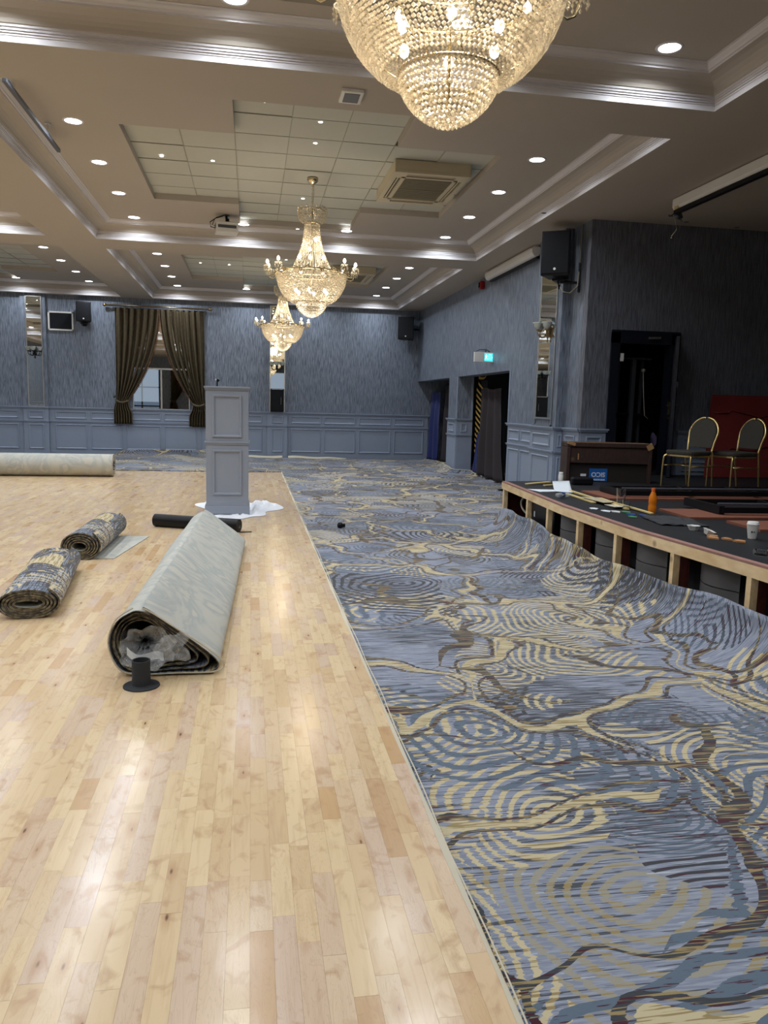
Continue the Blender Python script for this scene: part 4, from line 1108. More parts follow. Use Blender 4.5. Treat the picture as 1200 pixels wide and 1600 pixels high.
# fire alarm
fa = thing('alarm_sounder', 'red alarm sounder on the right wall under the ceiling', 'alarm', (XW, 15.35, 3.93))
b = MB(); b.box(-.10, -.06, -.08, 0, .06, .08); b.build('housing', MAT['redp'], fa, bevel=.02)
b = MB(); b.box(-.115, -.035, -.05, -.10, .035, .05); b.build('grille', MAT['black'], fa)
# roller screen cases
def screen_case(label, x, y0, y1, z, r_):
    t_ = thing('projection_screen_case', label, 'projector screen', (x, y0, z)); L_ = y1-y0
    b = MB(); prof = [(-r_, .5*r_), (-r_*.95, -.2*r_), (-.5*r_, -.85*r_), (0, -r_), (.6*r_, -.8*r_), (r_, -.2*r_), (r_, r_), (-r_*.8, r_)]
    A = [b.P((p[0], 0, p[1])) for p in prof]; B = [b.P((p[0], L_, p[1])) for p in prof]; n = len(prof)
    for k in range(n): b.F((A[k], A[(k+1) % n], B[(k+1) % n], B[k]))
    b.F(A[::-1]); b.F(B); o = b.build('case', MAT['plastic'], t_, bevel=.006)
    b = MB(); b.box(.25*r_, .04, -1.35*r_, 1.0*r_, L_-.04, -.75*r_); b.build('bottom_bar', MAT['black'], t_)
    for q in (.0, L_-.05):
        b = MB(); b.box(-.5*r_, q, r_, .5*r_, q+.05, r_+.03); b.build('mounting_lug', MAT['alu'], t_)
    return t_
scr = screen_case('white roller screen case under the ceiling above the stage', 5.13, 5.6, 9.15, 3.98, .078)
scr.rotation_euler = (0, 0, PI); scr.location = (5.15, 9.12, 4.0)
b = MB(); b.box(-.066, -.0, -.05, -.0, .0, -.0)
b = MB(); b.box(.068, .05, -.05, .0795, .13, -.02); b.build('yellow_sticker', MAT['yel'], scr)
b = MB(); b.tube([(.02, -.03, -.07), (.07, -.06, -.11), (.1, -.03, -.10), (.06, 0, -.12)], .008, 6); b.obox((-.03, -.03, -.10), (.10, .05, .06), .4, rx=.4); b.tube([(-.05, -.02, -.12), (-.10, -.05, -.16), (-.06, -.06, -.12)], .006, 5)
b.build('motor_wiring', MAT['gtube'], scr, True)
b = MB(); b.tube([(.02, -.03, -.10), (-.02, -.06, -.18), (-.03, -.05, -.26), (.03, -.05, -.34)], .006, 6); b.lathe([(0, 0), (.012, .01), (0, .03)], (.03, -.05, -.37), 8); b.build('loose_cable', MAT['cable'], scr, True)
sc2 = screen_case('white roller screen case high on the right wall', 4.48, 12.15, 14.7, 3.99, .075)
# ceiling vent / sensor, track, projector, AC
cs = thing('ceiling_vent', 'small square grey vent on the ceiling beam', 'vent', (.83, 6.88, ZS))
b = MB(); b.box(-.095, -.13, -.03, .095, .13, 0); b.build('housing', MAT['plastic'], cs, bevel=.006)
b = MB()
b.box(-.065, -.095, -.034, .065, .095, -.03); b.build('louvre', MAT['gtube'], cs)
tk = thing('ceiling_track', 'grey metal track hanging from the ceiling at the left edge', 'track', (-2.13, 0, 4.24))
b = MB(); b.box(-.018, 7.66, -.02, .018, 9.63, .02); b.build('rail', MAT['gtube'], tk, bevel=.003)
for yy in (7.75, 9.15):
    b = MB(); b.tube([(0, yy, .02), (.0, yy, .125)], .006, 8); b.lathe([(.0, 0), (.035, 0), (.035, -.006), (0, -.006)], (0, yy, .13), 12); b.obox((0, yy, .025), (.06, .08, .02)); b.obox((0, yy+.12, .03), (.045, .04, .035)); b.build('hanger', MAT['alu'], tk)
pj = thing('projector', 'grey projector hung from the ceiling left of the middle chandelier', 'projector', (-.38, 12.78, 4.20), .12)
b = MB(); b.box(-.17, -.14, -.11, .17, .14, .05); b.build('body', MAT['plastic'], pj, bevel=.012)
b = MB(); b.box(-.14, -.143, -.045, .14, -.140, .0); b.box(-.172, -.1, -.04, -.17, .1, .03); b.build('vent_panel', MAT['gtube'], pj)
b = MB(); b.tube([(0, 0, .05), (0, 0, .17)], .018, 10); b.lathe([(0, 0), (.05, 0), (.05, -.01), (0, -.01)], (0, 0, .17), 16); b.obox((0, 0, .06), (.22, .12, .012)); b.lathe([(0, 0), (.03, .01), (.03, .05), (0, .06)], (.01, -.05, .06), 12); b.build('ceiling_mount', MAT['blackm'], pj)
b = MB(); b.tube([(-.05, 0, .16), (-.15, -.02, .12), (-.25, 0, .05), (-.24, 0, -.02), (-.17, 0, -.03)], .008, 6); b.tube([(-.06, 0, .15), (-.18, -.03, .10), (-.22, -.02, .0), (-.17, 0, .0)], .006, 6); b.build('cable', MAT['black'], pj, True)
def aircon(label, cx, cy, w_, l_):
    ac = thing('air_conditioner', label, 'air conditioner', (cx, cy, ZT-.15)); W, Lg = w_/2, l_/2
    b = MB(); b.box(-W, -Lg, .03, W, Lg, .15); b.build('housing', MAT['cream'], ac, bevel=.006)
    b = MB()
    ox, oy = W-.055, Lg-.09; ix, iy = W-.17, Lg-.24
    b.box(-W, -Lg, 0, W, -oy, .03); b.box(-W, oy, 0, W, Lg, .03); b.box(-W, -oy, 0, -ox, oy, .03); b.box(ox, -oy, 0, W, oy, .03)
    b.box(-ix-.05, -iy-.05, 0, ix+.05, -iy, .03); b.box(-ix-.05, iy, 0, ix+.05, iy+.05, .03); b.box(-ix-.05, -iy, 0, -ix, iy, .03); b.box(ix, -iy, 0, ix+.05, iy, .03)
    for sx in (-1, 1):
        for sy in (-1, 1): b.box(min(sx*ix, sx*ox), min(sy*iy, sy*oy), 0, max(sx*ix, sx*ox), max(sy*iy, sy*oy), .03)
    b.build('fascia', MAT['cream'], ac)
    for (a0, a1, b0, b1) in ((-ox, -ix-.05, -iy, iy), (ix+.05, ox, -iy, iy), (-ix, ix, -oy, -iy-.05), (-ix, ix, iy+.05, oy)):
        b = MB(); b.box(a0+.003, b0, .022, a1-.003, b1, .03); b.build('air_slot', MAT['dark'], ac)
        b = MB()
        if a1-a0 < b1-b0: b.box((a0+a1)/2-.012, b0+.01, .004, (a0+a1)/2+.006, b1-.01, .014)
        else: b.box(a0+.01, (b0+b1)/2-.012, .004, a1-.01, (b0+b1)/2+.006, .014)
        b.build('louvre', MAT['cream'], ac)
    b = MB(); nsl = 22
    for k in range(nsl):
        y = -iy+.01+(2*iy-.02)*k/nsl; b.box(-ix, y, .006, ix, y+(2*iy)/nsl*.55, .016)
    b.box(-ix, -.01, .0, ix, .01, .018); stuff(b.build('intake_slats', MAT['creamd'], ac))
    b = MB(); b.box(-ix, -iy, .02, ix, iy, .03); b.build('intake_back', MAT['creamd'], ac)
    return ac
aircon('large cream ceiling air conditioner right of the middle chandelier', 2.19, 10.36, .95, 1.45)
aircon('distant ceiling air conditioner partly behind the middle chandelier', 2.19, 17.76, .95, 1.45)
for x, y in ((5.87, 10.15), (6.7, 10.25), (3.84, 10.21)):
    o = MB(); o.lathe([(0, -.003), (.03, -.003), (.035, 0)], n=14); o = o.build('ceiling_boss', MAT['gtube'], ceiling, loc=(x, y, ZS))

# ================================================================== DRAPES IN THE OPENINGS
def hang(label, pts_top, pts_bot, z1, z0, folds, m, name='drape', amp=.035, cat='drape'):
    b = MB(); A, B = Vector(pts_top[0]), Vector(pts_top[1]); C_, D = Vector(pts_bot[0]), Vector(pts_bot[1])
    nrm = Vector((-(B-A).y, (B-A).x)).normalized()
    def fn(u, v):
        p = A.lerp(B, u).lerp(C_.lerp(D, u), v); f = math.sin(2*PI*folds*u+1.2*math.sin(2*v)+.4)*amp*(.5+.7*v) + .02*noise.noise((u*6, v*3, folds))
        p = p + nrm*f; return (p.x, p.y, z1+(z0-z1)*v + (.02*math.sin(7*u) if v == 0 else 0))
    b.grid(60, 24, fn); o = b.build(name, m, smooth=True); tag(o, label, cat)
    s_ = o.modifiers.new('t', 'SOLIDIFY'); s_.thickness = .004; return o
hang('royal blue drape hanging in the farther opening', ((4.95, 21.2), (4.95, 20.15)), ((4.86, 21.2), (4.92, 20.05)), 1.88, .05, 2.3, MAT['blue'])
hang('brown drape beside the blue one in the farther opening', ((5.08, 20.1), (5.02, 19.0)), ((5.02, 20.3), (5.0, 18.3)), 2.1, .05, 2.6, MAT['brown'])
hang('wide dark brown drape hanging in the nearer opening', ((4.90, 16.25), (4.96, 15.1)), ((4.92, 16.5), (4.86, 14.3)), 1.90, .05, 3.4, MAT['brown'], amp=.05)
hang('narrow royal blue drape at the foot of the nearer opening', ((5.0, 16.72), (5.0, 16.62)), ((4.97, 16.95), (4.96, 16.56)), .95, .05, 1.2, MAT['blue'], amp=.015)
# gold striped brocade
gd = thing('brocade_drape', 'black drape with gold curved stripes in the nearer opening', 'drape', (5.06, 16.98, .1))
b = MB(); b.grid(16, 20, lambda u, v: (.0+.03*math.sin(u*9), -.62*u, 2.0*v)); b.build('cloth', MAT['black'], gd, True)
for k in range(15):
    b = MB(); z = .25+.125*k
    b.grid(10, 2, lambda u, v: (-.05+.02*math.sin(u*3), -.02-.55*u-.12*(k > 11), z+.16*(1-u)**1.8+.06*v*(1-.6*u)+(.2 if k > 12 else 0)*u)); b.build('gold_stripe', MAT['gstripe'], gd, True)

# ================================================================== DOORWAY ON STAGE
dfm = MB(); fr = .11
dfm.box(DX0-.02, YA-.03, ZD, DX0+fr, YA+.15, DZ1); dfm.box(DX1-fr, YA-.03, ZD, DX1+.02, YA+.15, DZ1); dfm.box(DX0-.02, YA-.03, DZ1-.15, DX1+.02, YA+.15, DZ1+.03)
door = struct(dfm.build('door_1', MAT['navy']))
b = MB(); b.M = Matrix.Translation((DX1-.02, YA-.04, ZD)) @ Matrix.Rotation(math.radians(-118), 4, 'Z')
b.box(0, -.045, .01, .55, 0, 1.93); b.build('door_leaf', MAT['navy'], door, bevel=.003)
lf = MB(); lf.M = b.M
for z0, z1 in ((.15, .85), (1.05, 1.75)):
    lf.box(.08, -.052, z0, .47, -.045, z0+.02); lf.box(.08, -.052, z1, .47, -.045, z1+.02); lf.box(.08, -.052, z0, .10, -.045, z1); lf.box(.45, -.052, z0, .47, -.045, z1+.02)
lf.build('leaf_moulding', MAT['navy'], door)
hb = MB(); hb.box(DX1-.13, YA-.075, 1.45, DX1-.07, YA-.065, 1.66); hb.tube([(DX1-.10, YA-.075, 1.60), (DX1-.10, YA-.12, 1.60), (DX1-.19, YA-.125, 1.60)], .009, 8); hb.tube([(DX1-.08, YA-.075, 1.60), (DX1-.06, YA-.12, 1.60), (DX1+.02, YA-.125, 1.60)], .009, 8)
hb.box(DX1-.11, YA-.066, 1.4, DX1-.09, YA-.03, 1.66); hb.build('door_handle', MAT['brass'], door)
hg = MB(); hg.box(DX1+.0, YA-.05, 1.86, DX1+.02, YA-.03, 1.94); hg.build('hinge', MAT['alu'], door)
cl_ = MB(); cl_.beam((DX0+.52, YA-.06, DZ1-.07), (DX0+.70, YA-.05, DZ1-.06), .03, .03); cl_.build('door_closer', MAT['alu'], door)
nb = MB(); nb.box(DX0+.12, YA-.035, 2.2, DX0+.17, YA-.028, 2.31); nb.build('strike_plate', MAT['plastic'], door)
# rack of poles in the store room
rk = thing('metal_rack', 'grey metal rack standing in the dark doorway', 'rack', (5.45, 10.75, ZD))
for k, (x, y, t_) in enumerate(((-.22, .2, .022), (-.08, .1, .016), (.10, 0, .030), (.34, .2, .018))):
    b = MB(); b.box(x-t_, y-t_, 0, x+t_, y+t_, 1.72 if k != 2 else 1.68); b.build('post', MAT['gtube'], rk)
for z in (.35, .85, 1.66):
    b = MB(); b.box(-.24, -.02, z, .38, .24, z+.025); b.build('shelf', MAT['gtube'] if z > 1 else MAT['blackm'], rk)
b = MB(); b.tube([(.02, 0, 1.69), (.03, 0, 1.8), (.0, .05, 1.95)], .012, 6); b.tube([(.3, .05, 1.69), (.3, .05, 1.9)], .010, 6); b.tube([(-.2, .1, 1.70), (0, .0, 1.72), (.3, .1, 1.70)], .02, 6); b.build('leads', MAT['black'], rk, True)
b = MB(); b.tube([(.24, -.04, 1.5), (.25, -.05, 1.3), (.27, -.05, 1.1), (.30, -.05, .85), (.36, -.05, .8)], .006, 6); b.lathe([(0, 0), (.03, .02), (.03, .05), (0, .06)], (.24, -.04, 1.47), 10); b.build('white_lead', MAT['cable'], rk, True)
o = MB(); o.grid(10, 10, lambda u, v: (5.52+.09*u, 10.05+.04*math.sin(6*u), ZD+.45+.14*v+.03*math.sin(9*u+4*v))); o = o.build('purple_cloth', MAT['purple'], smooth=True); tag(o, 'scrap of purple cloth hanging in the dark doorway', 'cloth')

# ================================================================== STAGE
stage = thing('stage', 'low stage with black deck and open pine framed front', 'stage', (0, 0, 0))
ysr = [-3.0, 1.0, 2.2, 3.3, 4.05, 4.5, 4.95, 5.4, 5.9, 6.4, 6.86, 7.5, 8.2, 9.18]
front = [(stage_x(y), y) for y in ysr]
b = MB(); poly = [(x+.012, y) for x, y in front] + [(4.45, 9.4), (4.45, YA-.02), (9.15, YA-.02), (9.15, -3)]
b.prism(poly[::-1], ZD-.02, ZD); b.build('deck', MAT['deck'], stage)
b = MB()
for (p, q) in zip(front, front[1:]): b.quad((p[0], p[1], ZD+.003), (p[0]+.055, p[1], ZD+.003), (q[0]+.055, q[1], ZD+.003), (q[0], q[1], ZD+.003)); b.quad((p[0], p[1], ZD-.012), (p[0], p[1], ZD+.003), (q[0], q[1], ZD+.003), (q[0], q[1], ZD-.012))
b.build('scraped_edge', mat('stained_ply_edge', srgb(150, 112, 104), .8, var=.3, vs_=12), stage)
segs = [(9.18, 7.6), (7.6, 5.77), (5.77, 4.2), (4.2, 2.6), (2.6, .6), (.6, -3)]
for a_, c_ in segs:
    b = MB(); n = 6
    for k in range(n):
        y0_, y1_ = a_+(c_-a_)*k/n, a_+(c_-a_)*(k+1)/n
        b.beam((stage_x(y0_)+.022, y0_, ZD-.052), (stage_x(y1_)+.022, y1_, ZD-.052), .045, .078)
    b.build('front_rail', MAT['timber'], stage)
b = MB(); b.beam((3.09, 9.16, ZD-.052), (4.45, 9.4, ZD-.052), .045, .078); b.build('side_rail', MAT['timber'], stage)
b = MB(); b.beam((3.12, 9.15, ZD/2-.05), (4.45, 9.38, ZD/2-.05), .02, .5); b.build('side_panel', MAT['redtim'], stage)
posts = [9.10, 8.06, 7.33, 6.51, 5.77, 4.97, 4.2, 3.4, 2.6, 1.7, .8, -.2]
for i, y in enumerate(posts):
    b = MB(); x = stage_x(y)+.002; b.box(x, y-.024, .002, x+.05, y+.024, ZD-.09); b.build('post', MAT['timber'], stage)
    if i and i not in (2,):
        b = MB(); b.box(x+.052, y-.02, .002, x+.13, y+.02, ZD-.09); b.build('red_rib', MAT['redtim'], stage)
for i, (y0_, y1_) in enumerate(zip(posts, posts[1:])):
    yc = (y0_+y1_)/2; hw = (y0_-y1_)/2-.04; x = stage_x(yc)
    if i == 1:
        b = MB(); b.box(x+.07, y1_+.04, .03, x+.5, y0_-.05, ZD-.10); b.build('black_cabinet', MAT['black'], stage, bevel=.01)
        b = MB(); b.box(x+.062, y0_-.16, .34, x+.07, y0_-.14, .40); b.build('label_strip', MAT['paperw'], stage)
    elif i == 0: pass
    elif i in (6,):
        b = MB(); b.box(x+.09, y1_+.04, .01, x+.13, y0_-.04, ZD-.09); b.build('black_panel', MAT['black'], stage)
    else:
        for (z0, z1) in ((.01, .335), (.341, .50)):
            b = MB(); lx = hw*.62
            b.grid(14, 1, lambda u, v: (x+.17-.08*math.sin(PI*min(1, u*1.05)), y0_-.05-2*lx*u*1.05, z0+(z1-z0)*v)); b.build('curved_panel', MAT['felt'], stage, True)
        b = MB(); b.box(x+.45, y1_+.03, .28, x+.47, y1_+.03+hw*.6, .42); b.build('grey_block', MAT['gtube'], stage)
b = MB(); b.quad((3.65, -3, 0.01), (3.65, 9.1, 0.01), (3.65, 9.1, ZD-.03), (3.65, -3, ZD-.03)); b.build('inner_wall', MAT['felt'], stage)
cb = thing('cable_coil', 'loop of cream cable under the far corner of the stage', 'cable', (3.22, 8.6, 0))
b = MB(); pts = []
for k in range(60):
    q = k/59*2.6*2*PI; pts.append((.03*math.sin(q*.7), .16*math.cos(q)+.03*math.sin(q*2.3)-.02*k/10, .41+.12*math.sin(q)-.001*k))
b.tube(pts, .011, 6); b.tube([(0, .1, .3), (.0, -.05, .22), (.02, -.12, .3), (.02, -.17, .38)], .009, 6); b.build('cable_loop', MAT['cable'], cb, True)
b = MB(); b.obox((.16, -.08, .33), (.12, .3, .28)); b.build('junction_box', MAT['gtube'], cb)

# cabinet with chipped corners
pn = thing('wooden_cabinet', 'dark brown cabinet with chipped corners and an upside-down blue label', 'cabinet', (4.47, 9.12, ZD), -.16)
b = MB(); b.box(-.54, .0, .44, .54, .34, .50); b.build('top', MAT['brownw'], pn, bevel=.012)
b = MB(); b.box(-.52, .02, .24, .52, .32, .44); b.build('upper_panel', MAT['brownw'], pn, bevel=.004)
b = MB(); b.box(-.50, .07, .0, .50, .32, .24); b.build('lower_panel', mat('black_brown', (.018, .012, .011), .6), pn)
for s_ in (-1, 1):
    b = MB(); b.box(s_*.52-.02, .0, 0, s_*.52+.02, .34, .44); b.build('end_panel', MAT['brownw'], pn, bevel=.004)
b = MB(); b.obox((-.49, .01, .485), (.10, .03, .035), .0, ry=.3); b.obox((.505, .01, .46), (.08, .03, .07), .0, ry=-.5); b.box(-.40, .016, .28, -.385, .02, .36); b.obox((0, .01, .502), (.98, .02, .006)); b.build('bare_chipped_edge', MAT['chip'], pn)
b = MB(); b.box(-.23, .058, .01, .0, .07, .17); sgn = b.build('blue_label', MAT['signblue'], pn)
def text_mesh(s_, size):
    c = bpy.data.curves.new('t', 'FONT'); c.body = s_; c.size = size; c.align_x = 'CENTER'; c.align_y = 'CENTER'; c.extrude = .0008; c.offset = .0018
    o = bpy.data.objects.new('t', c); COL.objects.link(o); bpy.context.view_layer.update()
    me = bpy.data.meshes.new_from_object(o); bpy.data.objects.remove(o); return me
tm = text_mesh('SICO', .080); tm.materials.append(MAT['paperw'])
o = bpy.data.objects.new('lettering', tm); COL.objects.link(o); o.parent = sgn; o.location = (-.115, .0565, .096); o.rotation_euler = (PI/2, PI, 0)
tm = text_mesh('INTERNATIONAL', .022); tm.materials.append(MAT['paperw'])
o = bpy.data.objects.new('lettering', tm); COL.objects.link(o); o.parent = sgn; o.location = (-.115, .0565, .030); o.rotation_euler = (PI/2, PI, 0)
b = MB(); b.box(-.34, .058, .07, -.27, .07, .10); b.build('pale_tag', MAT['paperw'], pn)
# black box in front of it
o = MB(); o.box(-.13, -.06, 0, .13, .06, .09); o = o.build('black_case', MAT['black'], loc=(3.98, 8.82, ZD+.002), bevel=.02); tag(o, 'low black case in front of the dark brown cabinet', 'case')
o.rotation_euler.z = -.1
jr = thing('white_jar', 'white jar standing at the left foot of the brown cabinet', 'jar', (3.72, 8.85, ZD))
b = MB(); b.lathe([(0, 0), (.028, 0), (.03, .01), (.03, .12), (.024, .125)], n=20); b.build('body', MAT['plastic'], jr, True)
b = MB(); b.lathe([(.026, .125), (.027, .15), (0, .152)], n=20); b.build('lid', MAT['plastic'], jr, True)

# black folded frames and brown boards
def frame_flat(label, cx, cy, w_, l_, rz, z, cross=2, board=None):
    r = thing('folded_stage_frame', label, 'frame', (cx, cy, z), rz)
    b = MB()
    for s_ in (-1, 1):
        b = MB(); b.beam((-w_/2, s_*l_/2, .04), (w_/2, s_*l_/2, .04), .04, .05); b.build('side_tube', MAT['blackm'], r)
        b = MB(); b.beam((s_*w_/2, -l_/2, .04), (s_*w_/2, l_/2, .04), .05, .07); b.build('end_tube', MAT['blackm'], r)
    for k in range(cross):
        x = -w_/2+w_*(k+1)/(cross+1); b = MB(); b.beam((x, -l_/2, .045), (x+.10*(-1)**k, l_/2, .045), .035, .04); b.build('cross_tube', MAT['blackm'], r)
    b = MB(); b.tube([(-w_/2+.05, -l_/4, .075), (w_/2-.05, -l_/4, .075)], .012, 8); b.build('steel_rod', MAT['gtube'], r)
    return r
def board(label, cx, cy, w_, l_, rz, z):
    b = MB(); b.box(-w_/2, -l_/2, 0, w_/2, l_/2, .02, 0); o = b.build('stage_board', MAT['terra'], loc=(cx, cy, z)); o.rotation_euler.z = rz; tag(o, label, 'board')
    return o
board('reddish brown board under the farthest black frame', 5.3, 7.60, 3.4, .72, -.02, ZD+.001)
frame_flat('farthest black metal frame lying in front of the two chairs', 5.35, 7.62, 3.1, .50, -.02, ZD+.022, 3)
board('reddish brown board under the middle black frame, beside the orange bottle', 4.75, 6.20, 2.1, .55, -.04, ZD+.001)
frame_flat('middle black metal frame lying right of the orange bottle', 5.05, 6.38, 1.9, .62, -.05, ZD+.022, 2)
board('reddish brown board under the nearest black frame, behind the cup', 4.75, 5.50, 1.7, .48, -.06, ZD+.001)
frame_flat('nearest black metal frame lying behind the paper cup', 5.1, 5.58, 1.5, .42, -.06, ZD+.022, 1)
# chairs
def tubeb(parent, name, pts, r_=.012, m=None): 
    b = MB(); b.tube(pts, r_, 10); return b.build(name, m or MAT['gold'], parent, True)
def bez(pts, n=8):
    out = []
    P_ = [Vector(pts[0])]+[Vector(p) for p in pts]+[Vector(pts[-1])]
    for i in range(1, len(P_)-2):
        for k in range(n):
            t_ = k/n; a, b_, c, d = P_[i-1], P_[i], P_[i+1], P_[i+2]
            out.append(.5*((2*b_)+(c-a)*t_+(2*a-5*b_+4*c-d)*t_*t_+(3*b_-a-3*c+d)*t_**3))
    out.append(P_[-2]); return out
def chair(label, loc, rz):
    r = thing('banquet_chair', label, 'chair', loc, rz, 'gold framed banquet chairs on the stage')     # faces -Y
    b = MB(); n = 20; prof = []
    for k in range(24):
        a = 2*PI*k/24; prof.append((.215*math.copysign(abs(math.cos(a))**.5, math.cos(a)), .205*math.copysign(abs(math.sin(a))**.5, math.sin(a))))
    b.prism(prof, .405, .455); b.build('seat', MAT['olive'], r, bevel=.016, seg=3)
    b = MB(); b.prism([(p[0]*.98, p[1]*.98) for p in prof], .385, .405); b.build('seat_rim', MAT['gold'], r)
    for s_ in (-1, 1):
        tubeb(r, 'leg', bez([(s_*.20, -.20, .002), (s_*.195, -.195, .33), (s_*.18, -.17, .395), (s_*.12, -.12, .40)]))
        tubeb(r, 'leg', bez([(s_*.18, .24, .002), (s_*.19, .20, .30), (s_*.19, .185, .42)]))
        tubeb(r, 'stretcher', [(s_*.196, -.195, .27), (s_*.19, .205, .27)], .008)
    tubeb(r, 'stretcher', [(-.196, -.0, .27), (.196, -.0, .27)], .008)
    pts = []
    for k in range(29):
        a = PI*k/28; x = .20*math.cos(a); z = .66+.19*math.sin(a)
        pts.append((x, .20+(z-.42)*.20, z))
    pts = [(.19, .19, .41), (.17, .2, .46), (.185, .22, .56)]+pts+[(-.185, .22, .56), (-.17, .2, .46), (-.19, .19, .41)]
    tubeb(r, 'back_frame', pts, .014)
    b = MB(); f = []; bk = []
    for k in range(41):
        a = PI*k/40; x = .185*math.cos(a); z = .66+.175*math.sin(a); f.append((x, z))
    f = [(.16, .49)]+f+[(-.16, .49)]
    A = [b.P((x, .20+(z-.42)*.20-.022, z)) for x, z in f]; B = [b.P((x, .20+(z-.42)*.20+.016, z)) for x, z in f]
    b.F(A[::-1]); b.F(B)
    for k in range(len(A)): b.F((A[k], A[(k+1) % len(A)], B[(k+1) % len(B)], B[k]))
    b.build('back_pad', MAT['olive'], r, bevel=.006)
    return r
chair('gold framed chair on stage nearer the doorway', (5.17, 8.50, ZD+.001), math.radians(-70))
chair('gold framed chair on stage farther right before the red board', (5.72, 8.42, ZD+.001), math.radians(-82))
# maroon board against the wall
mb_ = thing('maroon_board', 'large maroon board leaning on the wall behind the chairs', 'board', (7.07, 9.98, ZD+.006))
b = MB(); b.M = Matrix.Rotation(-.16, 4, 'X')
pts = [(-.72, 0), (1.1, 0), (1.1, 1.18), (-.58, 1.18), (-.63, .8)]
A = [b.P((x, 0, z)) for x, z in pts]; B = [b.P((x, .03, z)) for x, z in pts]; b.F(A); b.F(B[::-1])
for k in range(5): b.F((A[k], B[k], B[(k+1) % 5], A[(k+1) % 5]))
b.build('panel', MAT['maroon'], mb_)
b = MB(); b.M = Matrix.Rotation(-.16, 4, 'X')
b.beam((-.55, -.01, .92), (-.35, -.01, .92), .02, .012); b.tube([(-.35, -.01, .92), (-.30, -.012, .96), (-.15, -.012, .93), (.0, -.012, .90), (.15, -.012, .86), (.3, -.012, .9), (.8, -.012, .93)], .008, 5); b.tube([(-.5, -.01, .3), (-.3, -.012, .42), (0, -.012, .38), (.5, -.012, .5)], .007, 5)
b.build('raised_edge', MAT['maroon'], mb_, True)
po = MB(); po.tube([(6.20, 8.30, ZD+.012), (6.60, 8.50, ZD+.62)], .012, 8); po = po.build('metal_pole', MAT['gtube']); tag(po, 'thin grey pole leaning at the right edge beside the chair', 'pole')
sp_ = MB(); sp_.box(-.006, -.006, 0, .006, .006, .01)

# ---- loose items on the deck
def lathe_thing(name, label, cat, loc, parts, rot=None):
    r = thing(name, label, cat, loc)
    if rot: r.rotation_euler = rot
    for nm, prof, m in parts:
        b = MB(); b.lathe(prof, n=24); smooth_by_angle(b.build(nm, m, r), 50)
    return r
lathe_thing('juice_bottle', 'orange juice bottle standing on the stage deck', 'bottle', (3.58, 6.40, ZD), [('bottle', [(0, 0), (.034, 0), (.036, .01), (.036, .06), (.032, .075), (.036, .09), (.035, .14), (.016, .19), (.014, .2)], MAT['orange']), ('cap', [(.017, .195), (.018, .222), (0, .223)], MAT['orangecap'])])
lathe_thing('glass_tumbler', 'tall clear glass standing behind the orange bottle', 'glass', (3.50, 6.85, ZD), [('body', [(0, .004), (.034, .004), (.036, 0), (.045, .17), (.042, .17), (.033, .012), (0, .012)], MAT['glass'])])
lathe_thing('glass_tumbler', 'shorter clear glass in front of the tall one', 'glass', (3.44, 6.62, ZD), [('body', [(0, .003), (.030, .003), (.036, .09), (.033, .09), (.028, .01), (0, .01)], MAT['glass'])])
cupm = [('body', [(0, .002), (.029, .002), (.042, .105), (.040, .105)], MAT['plastic']), ('lid', [(.043, .102), (.044, .110), (.040, .114), (.039, .124), (.034, .128), (.0, .126)], MAT['plastic'])]
cp1 = lathe_thing('paper_cup', 'white lidded paper cup standing on the deck', 'cup', (3.62, 5.03, ZD), cupm)
b = MB()
for k in range(5):
    a0 = -2.4+.13*k; q = [(.0375*math.cos(a0), .0375*math.sin(a0), .045+.004*k), (.0375*math.cos(a0+.13), .0375*math.sin(a0+.13), .045+.004*k), (.0395*math.cos(a0+.13), .0395*math.sin(a0+.13), .062-.003*k), (.0395*math.cos(a0), .0395*math.sin(a0), .062-.003*k)]; b.quad(*q)
b.build('printed_mark', MAT['gcloth'], cp1)
lathe_thing('paper_cup', 'white cup lying on its side at the right edge', 'cup', (3.45, 4.62, ZD+.046), cupm, (PI/2, 0, .9))
def tub(label, loc, rz):
    r = thing('plastic_tub', label, 'tub', loc, rz); b = MB()
    b.lathe([(0, .003), (.030, .003), (.045, .035), (.052, .037), (.052, .034), (.046, .032), (.031, 0), (0, 0)], n=6); b.build('bowl', MAT['plastic'], r); return r
tub('small white foam tub standing right of the dark cloth', (3.39, 5.42, ZD), .3)
tub('second white foam tub, tilted, beside the wood chips', (3.36, 5.18, ZD+.006), .8).rotation_euler = (.35, .1, .8)
pb = thing('crushed_bottle', 'crushed clear plastic bottle with blue label lying on the deck', 'bottle', (3.18, 7.45, ZD+.036), .5)
b = MB(); b.M = Matrix.Rotation(PI/2, 4, 'Y'); b.lathe([(0, -.11), (.028, -.11), (.031, -.05), (.022, 0), (.030, .05), (.014, .09), (.012, .11), (0, .11)], n=12)
b.v = [(x, y*(1+.2*noise.noise((x*30, y*30, z*30))), z*.8) for x, y, z in b.v]; b.build('bottle', MAT['film'], pb, True)
b = MB(); b.M = Matrix.Rotation(PI/2, 4, 'Y'); b.lathe([(.0315, -.06), (.0245, -.01)], n=12); b.build('label_band', MAT['bits'], pb, True)
def sheet(name, label, cat, pts, z, m, th=.002, bend=0.0):
    b = MB(); A = [b.P((x, y, z+bend*i*.01)) for i, (x, y) in enumerate(pts)]; B = [b.P((x, y, z+th+bend*i*.01)) for i, (x, y) in enumerate(pts)]; n = len(pts)
    b.F(A[::-1]); b.F(B)
    for k in range(n): b.F((A[k], A[(k+1) % n], B[(k+1) % n], B[k]))
    return tag(b.build(name, m), label, cat)
def bar(name, label, cat, a, c, w_, h_, m):
    b = MB(); b.beam(a, c, w_, h_); return tag(b.build(name, m), label, cat)
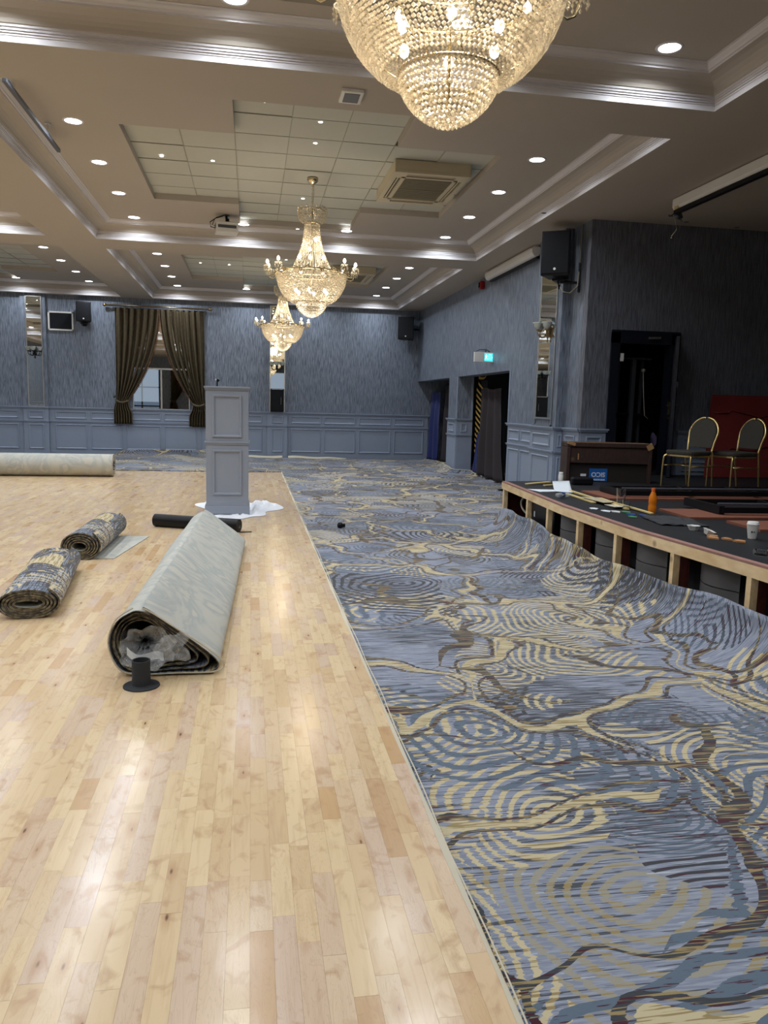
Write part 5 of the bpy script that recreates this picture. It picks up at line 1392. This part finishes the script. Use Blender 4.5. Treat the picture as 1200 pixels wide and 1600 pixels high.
sheet('paper_sheet', 'white paper sheet lying nearest the far stage corner', 'paper', [(3.08, 8.25), (3.42, 8.2), (3.50, 8.05), (3.12, 7.98)], ZD+.004, MAT['paperw'])
b = MB(); b.grid(8, 6, lambda u, v: (3.30+.16*u+.22*v, 8.0-.12*u+.62*v, ZD+.010+.05*v*v+.02*u*v)); o = b.build('paper_sheet', MAT['paperw'], smooth=True); tag(o, 'curled white paper sheet in front of the brown cabinet', 'paper'); o.modifiers.new('t', 'SOLIDIFY').thickness = .002
bar('wood_strip', 'pale wood strip lying across the far stage corner', 'offcut', (3.25, 8.75, ZD+.012), (3.62, 8.95, ZD+.02), .05, .012, MAT['yel'])
bar('wood_strip', 'short pale wood strip by the white jar', 'offcut', (3.42, 8.62, ZD+.01), (3.70, 8.72, ZD+.014), .04, .012, MAT['yel'])
bar('wood_strip', 'long pale yellow strip running towards the clear glasses', 'offcut', (3.50, 8.05, ZD+.012), (3.42, 6.55, ZD+.012), .035, .014, MAT['yel'])
bar('wood_strip', 'pale yellow strip beside the crushed bottle', 'offcut', (3.34, 7.75, ZD+.012), (3.30, 7.0, ZD+.012), .04, .012, MAT['yel'])
bar('wood_strip', 'pale yellow strip ending near the orange bottle', 'offcut', (3.45, 7.2, ZD+.03), (3.50, 6.25, ZD+.012), .03, .012, MAT['yel'])
sheet('card_piece', 'grey card piece lying across the pale strips', 'card', [(3.30, 7.30), (3.50, 7.25), (3.46, 6.9), (3.33, 6.85)], ZD+.028, MAT['cream'], .004)
sheet('card_piece', 'small pale card piece beside the glasses', 'card', [(3.30, 6.78), (3.42, 6.75), (3.44, 6.62), (3.32, 6.6)], ZD+.02, MAT['riml'], .004)
rb_ = random.Random(12)
SC = [(3.12, 6.62, 'paperw', 'white scrap nearest the stage edge, left one'), (3.16, 6.45, 'paperw', 'white scrap right of the leftmost scrap'), (3.24, 6.42, 'plastic', 'white scrap among the coloured bits'), (3.33, 6.4, 'green', 'green scrap among the offcuts'), (3.30, 6.25, 'bits', 'dark blue scrap among the offcuts'), (3.38, 6.18, 'bits', 'blue scrap right of the dark blue one'), (3.24, 6.1, 'green', 'pale green scrap at the near end of the litter'), (3.42, 5.98, 'paperw', 'white scrap left of the dark cloth')]
for x, y, m_, lab in SC:
    pts = [(x+(.035+.02*rb_.random())*math.cos(a), y+(.045+.03*rb_.random())*math.sin(a)) for a in (0, 1.2, 2.4, 3.5, 4.8)]
    sheet('scrap', lab, 'scrap', pts, ZD+.003, MAT[m_], .006)
for x, y, lab in ((3.30, 5.02, 'tan wood chip left of the cup'), (3.38, 4.98, 'tan wood chip nearest the cup'), (3.42, 4.88, 'brown wood chip in front of the cup'), (3.35, 5.10, 'pale wood chip beside the tilted tub')):
    pts = [(x+(.03+.02*rb_.random())*math.cos(a), y+(.03+.03*rb_.random())*math.sin(a)) for a in (0, 1.1, 2.6, 3.5, 5)]
    sheet('wood_chip', lab, 'wood chip', pts, ZD+.003, MAT['tan'], .012)
b = MB()
b.grid(20, 14, lambda u, v: (3.25+.36*u+.05*v, 5.65+.42*v-.1*u, ZD+.008+.035*abs(noise.noise((u*4, v*4, 5)))+.02*math.sin(PI*u)*math.sin(PI*v))); o = b.build('dark_cloth', MAT['gcloth'], smooth=True); tag(o, 'folded charcoal cloth on the deck left of the white tubs', 'cloth'); o.modifiers.new('t', 'SOLIDIFY').thickness = .006
gd_ = thing('glass_ashtray', 'clear glass dish at the right edge of the deck', 'dish', (3.28, 4.45, ZD))
b = MB(); b.lathe([(0, .004), (.04, .004), (.045, .03), (.05, .03), (.05, 0), (0, 0)], n=8); b.build('dish', MAT['glass'], gd_)
